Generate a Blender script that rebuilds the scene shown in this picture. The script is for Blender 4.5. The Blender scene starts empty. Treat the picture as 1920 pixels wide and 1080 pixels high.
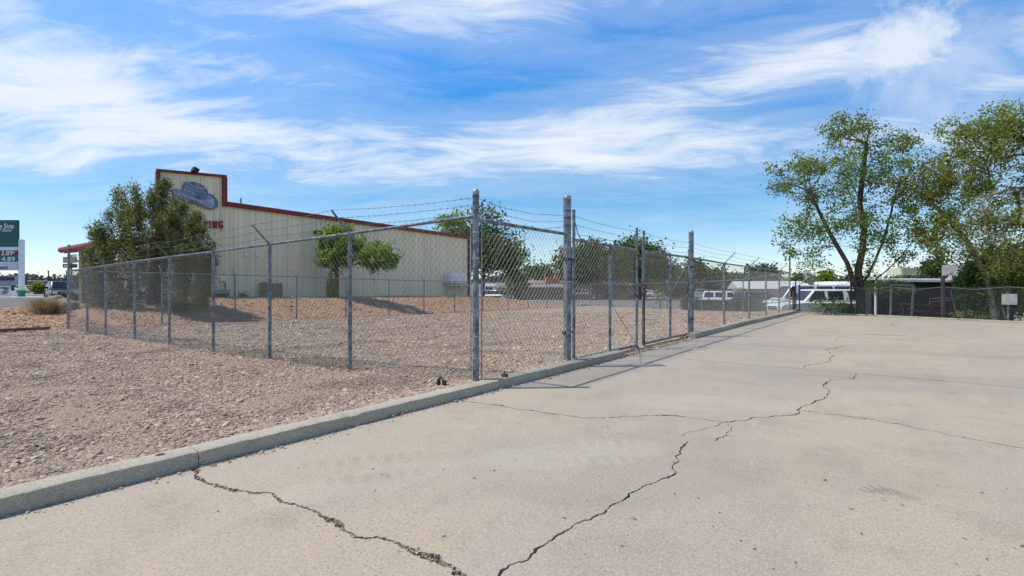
import bpy, bmesh, math, random
import numpy as np
from mathutils import Vector, Matrix, noise
from mathutils.geometry import delaunay_2d_cdt
S = bpy.context.scene
COL = S.collection
R = math.radians
random.seed(7); np.random.seed(7)

# ------------------------------------------------------------------ camera
F = 948.0; CZ = 1.158
YAW = math.atan(713/948); sn, cs = math.sin(YAW), math.cos(YAW)
cam = bpy.data.cameras.new('camera'); camo = bpy.data.objects.new('camera', cam); COL.objects.link(camo)
cam.sensor_width = 36; cam.lens = 36*F/1920; cam.clip_start = 0.05; cam.clip_end = 3000
camo.location = (0, 0, CZ); camo.rotation_euler = (R(90), 0, YAW)
S.camera = camo
S.render.resolution_x = 1024; S.render.resolution_y = 576

# ------------------------------------------------------------------ light
SUNDIR = Vector((-.435, -.37, 1)).normalized()
EL = math.asin(SUNDIR.z); AZ = math.atan2(SUNDIR.x, SUNDIR.y)
sl = bpy.data.lights.new('sun', 'SUN'); sl.energy = 4.9; sl.angle = R(.9); sl.color = (1, .915, .78)
so = bpy.data.objects.new('sun', sl); COL.objects.link(so)
so.rotation_euler = (-SUNDIR).to_track_quat('-Z', 'Y').to_euler(); so.location = (0, 0, 30)
S.view_settings.view_transform = 'Standard'; S.view_settings.look = 'None'
S.view_settings.gamma = 1; S.view_settings.use_curve_mapping = False
S.view_settings.exposure = 0.0

def N(nt, typ, **kw):
    n = nt.nodes.new(typ)
    for k, v in kw.items():
        if k == 'inp':
            for a, b in v.items(): n.inputs[a].default_value = b
        else: setattr(n, k, v)
    return n
def mth(nt, op, a, b=None, c=None, clamp=False):
    n = nt.nodes.new('ShaderNodeMath'); n.operation = op; n.use_clamp = clamp
    for i, v in enumerate((a, b, c)):
        if v is None: continue
        if isinstance(v, (int, float)): n.inputs[i].default_value = v
        else: nt.links.new(v, n.inputs[i])
    return n.outputs[0]
def smooth(nt, v, lo, hi):
    n = nt.nodes.new('ShaderNodeMapRange'); n.interpolation_type = 'SMOOTHSTEP'
    nt.links.new(v, n.inputs[0]); n.inputs[1].default_value = lo; n.inputs[2].default_value = hi
    return n.outputs[0]

W = bpy.data.worlds.new('World'); S.world = W; W.use_nodes = True
nt = W.node_tree; nt.nodes.clear()
out = N(nt, 'ShaderNodeOutputWorld'); bg = N(nt, 'ShaderNodeBackground'); bg.inputs[1].default_value = .12
sky = N(nt, 'ShaderNodeTexSky', sky_type='NISHITA', sun_disc=False, sun_elevation=EL, sun_rotation=AZ % (2*math.pi),
        air_density=1.0, dust_density=0.6, ozone_density=2.0, altitude=1600)
tc = N(nt, 'ShaderNodeTexCoord')
def dot(v):
    n = nt.nodes.new('ShaderNodeVectorMath'); n.operation = 'DOT_PRODUCT'
    nt.links.new(tc.outputs['Generated'], n.inputs[0]); n.inputs[1].default_value = v
    return n.outputs['Value']
du = dot((cs, sn, 0)); dv = dot((-sn, cs, 0)); dz = dot((0, 0, 1))
zc = mth(nt, 'ADD', mth(nt, 'MAXIMUM', dz, 0), .10)
U = mth(nt, 'DIVIDE', du, zc); V = mth(nt, 'DIVIDE', dv, zc)
def vec(a, b, c=0.0):
    n = nt.nodes.new('ShaderNodeCombineXYZ')
    for i, v in enumerate((a, b, c)):
        if isinstance(v, (int, float)): n.inputs[i].default_value = v
        else: nt.links.new(v, n.inputs[i])
    return n.outputs[0]
def nz(v, scale, detail, rough, dist=0.0, lac=2.0):
    n = N(nt, 'ShaderNodeTexNoise', inp={'Scale': scale, 'Detail': detail, 'Roughness': rough, 'Distortion': dist, 'Lacunarity': lac})
    nt.links.new(v, n.inputs['Vector']); return n.outputs[0]
U2 = mth(nt, 'ADD', U, mth(nt, 'MULTIPLY', V, .35))
warp = nz(vec(U, V, 3.1), .55, 3, .5)
wv = mth(nt, 'MULTIPLY', mth(nt, 'SUBTRACT', warp, .5), 1.6)
big = nz(vec(mth(nt, 'MULTIPLY', U2, .33), mth(nt, 'ADD', V, wv), 0.4), .62, 4, .55)
fine = nz(vec(mth(nt, 'MULTIPLY', U2, .42), mth(nt, 'ADD', V, wv), 5.0), 1.5, 11, .62, .55)
azn = mth(nt, 'ARCTAN2', du, dv); eln = mth(nt, 'ARCSINE', dz)
cov = mth(nt, 'ADD', mth(nt, 'MULTIPLY', big, .8), mth(nt, 'MULTIPLY', fine, .95))
# where the cirrus lies thicker or thinner: azimuth / elevation patches
for px, py, sx, sy, w in ((180, 185, 520, 55, .24), (440, 118, 170, 40, .18), (880, 40, 330, 42, .26), (480, 285, 760, 42, .24), (1230, 262, 420, 52, .26), (1480, 120, 200, 36, .10), (1500, 190, 420, 26, -.20), (1850, 215, 200, 30, -.1),
                          (70, 300, 140, 28, .16), (900, 165, 240, 36, -.16), (1400, 20, 420, 42, -.22), (1050, 410, 900, 50, -.16), (320, 60, 260, 30, -.05), (1500, 200, 380, 22, -.08), (700, 345, 500, 22, .10), (1860, 110, 160, 40, .08), (1800, 20, 300, 40, -.25)):
    a0 = math.atan((px-960)/F); e0 = math.atan(-(py-540)/F*math.cos(a0)); sa = sx/F*math.cos(a0)**2*.8; se = sy/F*math.cos(a0)
    ea = mth(nt, 'DIVIDE', mth(nt, 'SUBTRACT', azn, a0), sa); ee = mth(nt, 'DIVIDE', mth(nt, 'SUBTRACT', eln, e0), se)
    g = mth(nt, 'EXPONENT', mth(nt, 'MULTIPLY', mth(nt, 'ADD', mth(nt, 'MULTIPLY', ea, ea), mth(nt, 'MULTIPLY', ee, ee)), -1.0))
    cov = mth(nt, 'ADD', cov, mth(nt, 'MULTIPLY', g, w))
tex = nz(vec(mth(nt, 'MULTIPLY', U2, .8), mth(nt, 'ADD', mth(nt, 'MULTIPLY', V, 2.0), wv), 9.0), 2.6, 12, .68, .8)
cov = mth(nt, 'ADD', cov, mth(nt, 'MULTIPLY', mth(nt, 'SUBTRACT', tex, .5), .55))
cir = mth(nt, 'MULTIPLY', smooth(nt, cov, .76, 1.26), .95)
low = smooth(nt, dz, .0, .16); cir = mth(nt, 'MULTIPLY', cir, mth(nt, 'ADD', mth(nt, 'MULTIPLY', low, .8), .2))
veil = mth(nt, 'MULTIPLY', smooth(nt, cov, .50, 1.0), .26)
# one small cumulus
cn = nz(tc.outputs['Generated'], 6.5, 12, .62, .25)
def blob(px, py, rad, amp, lo, hi):
    d = Vector(((px-960)/F*cs - sn, (px-960)/F*sn + cs, -(py-540)/F)).normalized()
    an = mth(nt, 'ARCCOSINE', dot(tuple(d))); g = mth(nt, 'SUBTRACT', 1.0, mth(nt, 'DIVIDE', an, rad))
    return smooth(nt, mth(nt, 'ADD', g, mth(nt, 'MULTIPLY', mth(nt, 'SUBTRACT', cn, .5), amp)), lo, hi)
cum = mth(nt, 'MULTIPLY', blob(1685, 102, .120, 2.9, .20, .95), .84)
cum = mth(nt, 'MAXIMUM', cum, mth(nt, 'MULTIPLY', blob(1730, 160, .17, 2.0, .1, 1.0), .55))
c1 = mth(nt, 'MAXIMUM', cir, mth(nt, 'MAXIMUM', cum, veil))
mapr = mth(nt, 'MULTIPLY', c1, .96)
mix = N(nt, 'ShaderNodeMix', data_type='RGBA')
hs = N(nt, 'ShaderNodeHueSaturation', inp={'Hue': .49, 'Saturation': 1.28, 'Value': 1.5})
nt.links.new(sky.outputs[0], hs.inputs['Color'])
tint = N(nt, 'ShaderNodeMix', data_type='RGBA'); tint.inputs[6].default_value = (.80, .80, .82, 1); tint.inputs[7].default_value = (.30, 1.05, 1.42, 1)
nt.links.new(smooth(nt, dz, .08, .55), tint.inputs[0])
tm = N(nt, 'ShaderNodeMix', data_type='RGBA', blend_type='MULTIPLY'); tm.inputs[0].default_value = 1
nt.links.new(hs.outputs[0], tm.inputs[6]); nt.links.new(tint.outputs[2], tm.inputs[7])
nt.links.new(mapr, mix.inputs[0]); nt.links.new(tm.outputs[2], mix.inputs[6]); mix.inputs[7].default_value = (7.6, 8.0, 8.5, 1)
nt.links.new(mix.outputs[2], bg.inputs[0]); nt.links.new(bg.outputs[0], out.inputs[0])

# ------------------------------------------------------------------ projection helpers (pixel of the 1920x1080 photograph -> world)
def at(px, depth, py=None, z=None):
    r = (px-960)/F*depth
    Z = z if z is not None else CZ-((py if py is not None else 540)-540)/F*depth
    return Vector((-sn*depth+cs*r, cs*depth+sn*r, Z))
def gnd(px, py, e=0.0):
    return at(px, F*(CZ-e)/(py-540), z=e)
def onX(px, py, X):
    q = (px-960)/F; Y = -X*(cs+q*sn)/(sn-q*cs); d = -sn*X+cs*Y
    return Vector((X, Y, CZ-(py-540)/F*d))

# ------------------------------------------------------------------ materials
MATS = {}
def mat(name, col, rough=.7, metal=0.0, var=.12, scale=6.0, bump=0.0, bscale=40.0, spec=.4, island=0.0, detail=4, col2=None, coat=0.0, sss=None):
    if name in MATS: return MATS[name]
    m = bpy.data.materials.new(name); m.use_nodes = True; t = m.node_tree
    b = t.nodes['Principled BSDF']; b.inputs['Roughness'].default_value = rough; b.inputs['Metallic'].default_value = metal
    b.inputs['Specular IOR Level'].default_value = spec
    if coat: b.inputs['Coat Weight'].default_value = coat; b.inputs['Coat Roughness'].default_value = .05
    co = N(t, 'ShaderNodeTexCoord'); n = N(t, 'ShaderNodeTexNoise', inp={'Scale': scale, 'Detail': detail, 'Roughness': .6})
    t.links.new(co.outputs['Object'], n.inputs['Vector'])
    mx = N(t, 'ShaderNodeMix', data_type='RGBA')
    c2 = col2 or tuple(max(0, c*(1-var*1.6)) for c in col)
    c1 = tuple(min(1, c*(1+var)) for c in col) if not col2 else col
    mx.inputs[6].default_value = (*c2, 1); mx.inputs[7].default_value = (*c1, 1)
    f = smooth(t, n.outputs[0], .3, .7)
    if island:
        g = N(t, 'ShaderNodeNewGeometry')
        f = mth(t, 'ADD', mth(t, 'MULTIPLY', f, 1-island), mth(t, 'MULTIPLY', g.outputs['Random Per Island'], island))
    t.links.new(f, mx.inputs[0]); t.links.new(mx.outputs[2], b.inputs['Base Color'])
    if bump:
        n2 = N(t, 'ShaderNodeTexNoise', inp={'Scale': bscale, 'Detail': 6, 'Roughness': .65}); t.links.new(co.outputs['Object'], n2.inputs['Vector'])
        bp = N(t, 'ShaderNodeBump', inp={'Strength': bump, 'Distance': .02}); t.links.new(n2.outputs[0], bp.inputs['Height'])
        t.links.new(bp.outputs[0], b.inputs['Normal'])
    MATS[name] = m; return m
def leafmat(name, a, b_, trans=.35):
    if name in MATS: return MATS[name]
    m = bpy.data.materials.new(name); m.use_nodes = True; t = m.node_tree; t.nodes.clear()
    o = N(t, 'ShaderNodeOutputMaterial'); g = N(t, 'ShaderNodeNewGeometry')
    mx = N(t, 'ShaderNodeMix', data_type='RGBA'); mx.inputs[6].default_value = (*a, 1); mx.inputs[7].default_value = (*b_, 1)
    co = N(t, 'ShaderNodeTexCoord'); n = N(t, 'ShaderNodeTexNoise', inp={'Scale': .9, 'Detail': 3}); t.links.new(co.outputs['Object'], n.inputs['Vector'])
    f = mth(t, 'ADD', mth(t, 'MULTIPLY', g.outputs['Random Per Island'], .6), mth(t, 'MULTIPLY', smooth(t, n.outputs[0], .35, .65), .4))
    t.links.new(f, mx.inputs[0])
    d = N(t, 'ShaderNodeBsdfPrincipled', inp={'Roughness': .55, 'Specular IOR Level': .3}); tr = N(t, 'ShaderNodeBsdfTranslucent')
    t.links.new(mx.outputs[2], d.inputs['Base Color'])
    br = N(t, 'ShaderNodeMix', data_type='RGBA', blend_type='MULTIPLY'); br.inputs[0].default_value = 1; br.inputs[7].default_value = (1.5, 1.5, .7, 1)
    t.links.new(mx.outputs[2], br.inputs[6]); t.links.new(br.outputs[2], tr.inputs[0])
    ms = N(t, 'ShaderNodeMixShader', inp={0: trans}); t.links.new(d.outputs[0], ms.inputs[1]); t.links.new(tr.outputs[0], ms.inputs[2])
    t.links.new(ms.outputs[0], o.inputs[0]); MATS[name] = m; return m

def concrete(name, base, base2, dark, patch=True, bstr=.25):
    m = bpy.data.materials.new(name); m.use_nodes = True; t = m.node_tree; b = t.nodes['Principled BSDF']
    b.inputs['Roughness'].default_value = .85; b.inputs['Specular IOR Level'].default_value = .25
    co = N(t, 'ShaderNodeTexCoord').outputs['Object']
    def n(s, d, r, di=0.0, v=None):
        k = N(t, 'ShaderNodeTexNoise', inp={'Scale': s, 'Detail': d, 'Roughness': r, 'Distortion': di}); t.links.new(v or co, k.inputs['Vector']); return k.outputs[0]
    def mixc(f, a, bb, mode='MIX'):
        k = N(t, 'ShaderNodeMix', data_type='RGBA', blend_type=mode)
        for i, v in ((0, f), (6, a), (7, bb)):
            if isinstance(v, (tuple, list)): k.inputs[i].default_value = (*v, 1)
            elif isinstance(v, (int, float)): k.inputs[i].default_value = v
            else: t.links.new(v, k.inputs[i])
        return k.outputs[2]
    mp = N(t, 'ShaderNodeMapping'); mp.inputs['Scale'].default_value = (1, .35, 1); mp.inputs['Rotation'].default_value = (0, 0, .5); t.links.new(co, mp.inputs['Vector'])
    c = mixc(smooth(t, n(.45, 7, .68, .6, mp.outputs[0]), .44, .58), base, base2)
    c = mixc(mth(t, 'MULTIPLY', smooth(t, n(1.7, 9, .72), .46, .66), .55), c, tuple(x*.74 for x in base))
    c = mixc(mth(t, 'MULTIPLY', smooth(t, n(14, 4, .7), .5, .8), .35), c, tuple(x*.62 for x in base))
    c = mixc(mth(t, 'MULTIPLY', smooth(t, n(70, 4, .8), .44, .70), .75), c, tuple(x*.55 for x in base2))
    c = mixc(mth(t, 'MULTIPLY', smooth(t, n(110, 2, .8, 0, mp.outputs[0]), .54, .68), .55), c, tuple(min(1, x*1.45) for x in base))
    # dark pits and droppings
    vo = N(t, 'ShaderNodeTexVoronoi', inp={'Scale': 4.0, 'Randomness': 1.0}); t.links.new(co, vo.inputs['Vector'])
    c = mixc(mth(t, 'MULTIPLY', mth(t, 'SUBTRACT', 1.0, smooth(t, vo.outputs['Distance'], .015, .045)), .75), c, dark)
    vo2 = N(t, 'ShaderNodeTexVoronoi', inp={'Scale': 38.0, 'Randomness': 1.0}); t.links.new(co, vo2.inputs['Vector'])
    pm = mth(t, 'MULTIPLY', mth(t, 'SUBTRACT', 1.0, smooth(t, vo2.outputs['Distance'], .10, .24)), smooth(t, n(1.1, 4, .6), .46, .58))
    c = mixc(mth(t, 'MULTIPLY', pm, .6), c, dark)
    if patch:   # pale scrapes
        mq = N(t, 'ShaderNodeMapping'); mq.inputs['Scale'].default_value = (3.2, .45, 1); mq.inputs['Rotation'].default_value = (0, 0, -.75); t.links.new(co, mq.inputs['Vector'])
        c = mixc(mth(t, 'MULTIPLY', smooth(t, n(1.1, 9, .75, .8, mq.outputs[0]), .56, .72), .35), c, tuple(min(1, x*1.3) for x in base2))
        c = mixc(mth(t, 'MULTIPLY', smooth(t, n(.6, 7, .7, 1.2, mq.outputs[0]), .56, .70), .28), c, (.27, .26, .255))
    if patch:
        sp = N(t, 'ShaderNodeSeparateXYZ'); t.links.new(co, sp.inputs[0]); X_, Y_ = sp.outputs[0], sp.outputs[1]
        def ell(x, y, rx, ry, an, edge=.35, nk=.8):
            ca, sa_ = math.cos(an), math.sin(an); dx = mth(t, 'SUBTRACT', X_, x); dy = mth(t, 'SUBTRACT', Y_, y)
            u = mth(t, 'DIVIDE', mth(t, 'ADD', mth(t, 'MULTIPLY', dx, ca), mth(t, 'MULTIPLY', dy, sa_)), rx)
            v = mth(t, 'DIVIDE', mth(t, 'SUBTRACT', mth(t, 'MULTIPLY', dy, ca), mth(t, 'MULTIPLY', dx, sa_)), ry)
            d = mth(t, 'ADD', mth(t, 'ADD', mth(t, 'MULTIPLY', u, u), mth(t, 'MULTIPLY', v, v)), mth(t, 'MULTIPLY', mth(t, 'SUBTRACT', n(6, 5, .7), .5), nk*2))
            return mth(t, 'SUBTRACT', 1.0, smooth(t, d, 1-edge, 1+edge)), u, v
        for (px, py, rx, ry, an, st, col) in ((1655, 628, .55, .10, .3, .5, (.10, .09, .08)), (1560, 700, 1.6, .5, .4, .16, (.14, .13, .12)), (1250, 900, .8, .3, 1.0, .12, (.2, .17, .14)),
                                         (1750, 720, 2.2, .7, .5, .20, (.19, .185, .18)), (1400, 650, 2.6, .7, .7, .14, (.19, .18, .17)), (1080, 850, .7, .25, .9, .15, (.5, .46, .4)), (1330, 755, 1.0, .35, .5, .14, (.5, .45, .38)),
                                         (1680, 660, 3.0, .35, .15, .20, (.17, .165, .16)), (700, 900, .6, .2, 1.2, .12, (.5, .46, .4)), (1060, 930, .5, .12, .4, .12, (.2, .18, .15)), (1500, 870, .9, .5, .2, .10, (.2, .18, .15))):
            w = gnd(px, py); m_, u, v = ell(w.x, w.y, rx, ry, an); c = mixc(mth(t, 'MULTIPLY', m_, st), c, col)
        for (px, py, rx, ry, an) in ((1640, 917, .045, .10, -.75), (1660, 922, .045, .10, -.75), (1702, 930, .07, .05, -.6)):   # short tyre print
            w = gnd(px, py); m_, u, v = ell(w.x, w.y, rx, ry, an, .2, .25)
            bars = smooth(t, mth(t, 'SINE', mth(t, 'MULTIPLY', v, 13.0)), -.5, .2); c = mixc(mth(t, 'MULTIPLY', mth(t, 'MULTIPLY', m_, bars), .42), c, (.12, .11, .10))
        # faint rows of tread left by turning wheels
        for (x0_, y0_, rad_, wid) in ((2.6, -1.5, 6.2, .10), (2.6, -1.5, 6.55, .10), (4.5, 4.0, 5.2, .11), (9.0, 6.0, 8.2, .12), (9.0, 6.0, 9.9, .12)):
            dx = mth(t, 'SUBTRACT', X_, x0_); dy = mth(t, 'SUBTRACT', Y_, y0_); dd = mth(t, 'SQRT', mth(t, 'ADD', mth(t, 'MULTIPLY', dx, dx), mth(t, 'MULTIPLY', dy, dy)))
            ring = mth(t, 'SUBTRACT', 1.0, smooth(t, mth(t, 'ABSOLUTE', mth(t, 'SUBTRACT', dd, rad_)), wid*.5, wid)); an_ = mth(t, 'ARCTAN2', dy, dx)
            br = mth(t, 'ADD', mth(t, 'MULTIPLY', mth(t, 'SINE', mth(t, 'MULTIPLY', an_, rad_*60)), .5), .5)
            c = mixc(mth(t, 'MULTIPLY', mth(t, 'MULTIPLY', mth(t, 'MULTIPLY', ring, br), smooth(t, n(.8, 3, .6), .5, .6)), .20), c, (.16, .15, .14))
        kd = mth(t, 'SUBTRACT', 1.0, smooth(t, mth(t, 'ADD', X_, mth(t, 'MULTIPLY', n(4, 6, .7), .16)), -3.56, -3.46))
        c = mixc(mth(t, 'MULTIPLY', kd, .45), c, (.13, .115, .095))
        lk = mth(t, 'SUBTRACT', 1.0, smooth(t, mth(t, 'ADD', X_, mth(t, 'MULTIPLY', n(2.2, 6, .7), .9)), -3.1, -2.7))
        c = mixc(mth(t, 'MULTIPLY', lk, .30), c, (.33, .32, .30))
    t.links.new(c, b.inputs['Base Color'])
    h = mth(t, 'ADD', mth(t, 'MULTIPLY', n(120, 4, .7), .5), mth(t, 'MULTIPLY', n(9, 5, .6), .8))
    bp = N(t, 'ShaderNodeBump', inp={'Strength': bstr, 'Distance': .008}); t.links.new(h, bp.inputs['Height']); t.links.new(bp.outputs[0], b.inputs['Normal'])
    MATS[name] = m; return m

def gravelmat(name, cols, vscale, dirt, dirtamt=.5, bstr=1.0, rough=.9, patchscale=.6):
    m = bpy.data.materials.new(name); m.use_nodes = True; t = m.node_tree; b = t.nodes['Principled BSDF']
    b.inputs['Roughness'].default_value = rough; b.inputs['Specular IOR Level'].default_value = .15
    co = N(t, 'ShaderNodeTexCoord').outputs['Object']
    vo = N(t, 'ShaderNodeTexVoronoi', inp={'Scale': vscale, 'Randomness': 1.0}); t.links.new(co, vo.inputs['Vector'])
    rp = N(t, 'ShaderNodeValToRGB'); e = rp.color_ramp.elements
    sx = N(t, 'ShaderNodeSeparateColor'); t.links.new(vo.outputs['Color'], sx.inputs[0]); t.links.new(sx.outputs[0], rp.inputs[0])
    while len(e) < len(cols): e.new(.5)
    for i, c in enumerate(cols): e[i].position = i/(len(cols)-1); e[i].color = (*c, 1)
    n1 = N(t, 'ShaderNodeTexNoise', inp={'Scale': patchscale, 'Detail': 6, 'Roughness': .65, 'Distortion': .6}); t.links.new(co, n1.inputs['Vector'])
    n2 = N(t, 'ShaderNodeTexNoise', inp={'Scale': 30, 'Detail': 5, 'Roughness': .7}); t.links.new(co, n2.inputs['Vector'])
    mx = N(t, 'ShaderNodeMix', data_type='RGBA'); mx.inputs[7].default_value = (*dirt, 1); t.links.new(rp.outputs[0], mx.inputs[6])
    t.links.new(mth(t, 'MULTIPLY', smooth(t, n1.outputs[0], .42, .66), dirtamt), mx.inputs[0])
    mx2 = N(t, 'ShaderNodeMix', data_type='RGBA', blend_type='MULTIPLY'); mx2.inputs[0].default_value = .6
    t.links.new(mx.outputs[2], mx2.inputs[6])
    r2 = N(t, 'ShaderNodeMapRange', inp={1: .3, 2: .75, 3: .6, 4: 1.25}); t.links.new(n2.outputs[0], r2.inputs[0]); t.links.new(r2.outputs[0], mx2.inputs[7])
    t.links.new(mx2.outputs[2], b.inputs['Base Color'])
    h = mth(t, 'ADD', mth(t, 'MULTIPLY', vo.outputs['Distance'], -1.0), mth(t, 'MULTIPLY', n2.outputs[0], .3))
    bp = N(t, 'ShaderNodeBump', inp={'Strength': bstr, 'Distance': .03}); t.links.new(h, bp.inputs['Height']); t.links.new(bp.outputs[0], b.inputs['Normal'])
    MATS[name] = m; return m

def stonemat(name, cols):
    m = bpy.data.materials.new(name); m.use_nodes = True; t = m.node_tree; b = t.nodes['Principled BSDF']
    b.inputs['Roughness'].default_value = .85; b.inputs['Specular IOR Level'].default_value = .2
    oi = N(t, 'ShaderNodeObjectInfo'); rp = N(t, 'ShaderNodeValToRGB'); e = rp.color_ramp.elements
    while len(e) < len(cols): e.new(.5)
    for i, c in enumerate(cols): e[i].position = i/(len(cols)-1); e[i].color = (*c, 1)
    t.links.new(oi.outputs['Random'], rp.inputs[0])
    g = N(t, 'ShaderNodeNewGeometry'); no = N(t, 'ShaderNodeTexNoise', inp={'Scale': .9, 'Detail': 4, 'Roughness': .6, 'Distortion': .5}); t.links.new(g.outputs['Position'], no.inputs['Vector'])
    mx = N(t, 'ShaderNodeMix', data_type='RGBA'); mx.inputs[7].default_value = (*[c*.55+.02 for c in cols[0]], 1); t.links.new(rp.outputs[0], mx.inputs[6])
    t.links.new(mth(t, 'MULTIPLY', smooth(t, no.outputs[0], .47, .66), .62), mx.inputs[0]); t.links.new(mx.outputs[2], b.inputs['Base Color'])
    MATS[name] = m; return m

M_conc = concrete('concrete', (.38, .312, .228), (.335, .288, .232), (.09, .075, .06))
M_kerb = concrete('kerb_concrete', (.42, .375, .295), (.31, .28, .22), (.06, .055, .045), patch=False, bstr=.9)
G_cols = [(0.224, 0.173, 0.13), (0.398, 0.294, 0.208), (0.299, 0.221, 0.159), (0.481, 0.363, 0.257), (0.357, 0.257, 0.181), (0.258, 0.21, 0.166), (0.58, 0.458, 0.335), (0.382, 0.274, 0.194), (0.2, 0.163, 0.134), (0.431, 0.305, 0.224)]
M_grav = gravelmat('gravel', G_cols, 48, (.42, .34, .26), .5)
M_gstone = stonemat('gravel_stone', G_cols)
B_cols = [(0.237, 0.142, 0.092), (0.426, 0.263, 0.173), (0.317, 0.194, 0.133), (0.469, 0.316, 0.197), (0.368, 0.24, 0.162), (0.484, 0.377, 0.273)]
M_bank = gravelmat('bank_soil', B_cols, 24, (.40, .28, .17), .5, patchscale=.45)
M_bstone = stonemat('bank_stone', B_cols)
M_dirt = gravelmat('dirt', [(.22, .18, .13), (.30, .25, .19), (.26, .21, .15)], 12, (.20, .19, .11), .6)
M_asph = gravelmat('asphalt', [(.13, .125, .125), (.16, .155, .15), (.145, .14, .14)], 60, (.19, .18, .175), .6, bstr=.3)
M_crack = gravelmat('crack_fill', [(.05, .045, .04), (.13, .11, .09), (.08, .07, .055)], 90, (.16, .13, .10), .6)
M_galv = mat('galvanised_steel', (.20, .225, .25), .5, .5, .38, 11, .15, 60)
M_galvb = mat('galvanised_pipe_bright', (.30, .32, .34), .45, .5, .2, 7)
M_wire = mat('fence_wire', (.27, .27, .255), .5, .4, .1)
M_barb = mat('barbed_wire', (.13, .12, .11), .7, .3, .2)
M_rust = mat('rusty_iron', (.16, .065, .035), .85, .1, .4, 12, .4, 60)
M_dark = mat('black_iron', (.02, .02, .02), .6)
M_bark = mat('bark', (.105, .08, .06), .95, 0, .4, 9, 1.0, 30, .1)
M_barkg = mat('pale_bark', (.27, .22, .17), .95, 0, .4, 9, 1.0, 25, .1)
M_wall = mat('beige_sheet_metal', (.79, .70, .50), .55, 0, .07, .9, .03, 3, detail=8)
_n = [k for k in M_wall.node_tree.nodes if k.type == 'TEX_NOISE'][0]; _c = [k for k in M_wall.node_tree.nodes if k.type == 'TEX_COORD'][0]
_m = M_wall.node_tree.nodes.new('ShaderNodeMapping'); _m.inputs['Scale'].default_value = (1, 2.6, .10); M_wall.node_tree.links.new(_c.outputs['Object'], _m.inputs[0]); M_wall.node_tree.links.new(_m.outputs[0], _n.inputs['Vector'])
M_red = mat('red_trim', (.19, .026, .022), .5, 0, .15, 3)
M_white = mat('white_paint', (.78, .78, .77), .5, 0, .05, 3)
M_glass = mat('dark_glass', (.018, .022, .026), .12, 0, .2, 2, 0, 1, .4)
M_tyre = mat('tyre_rubber', (.02, .02, .02), .85)
M_rim = mat('wheel_rim', (.45, .45, .46), .35, .7)
M_chrome = mat('chrome', (.6, .6, .62), .2, .9)
M_lamp = mat('headlamp_glass', (.7, .72, .75), .12, .1)
M_tail = mat('tail_lamp', (.35, .01, .01), .25)
M_blkpl = mat('black_plastic', (.022, .023, .025), .6)

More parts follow.
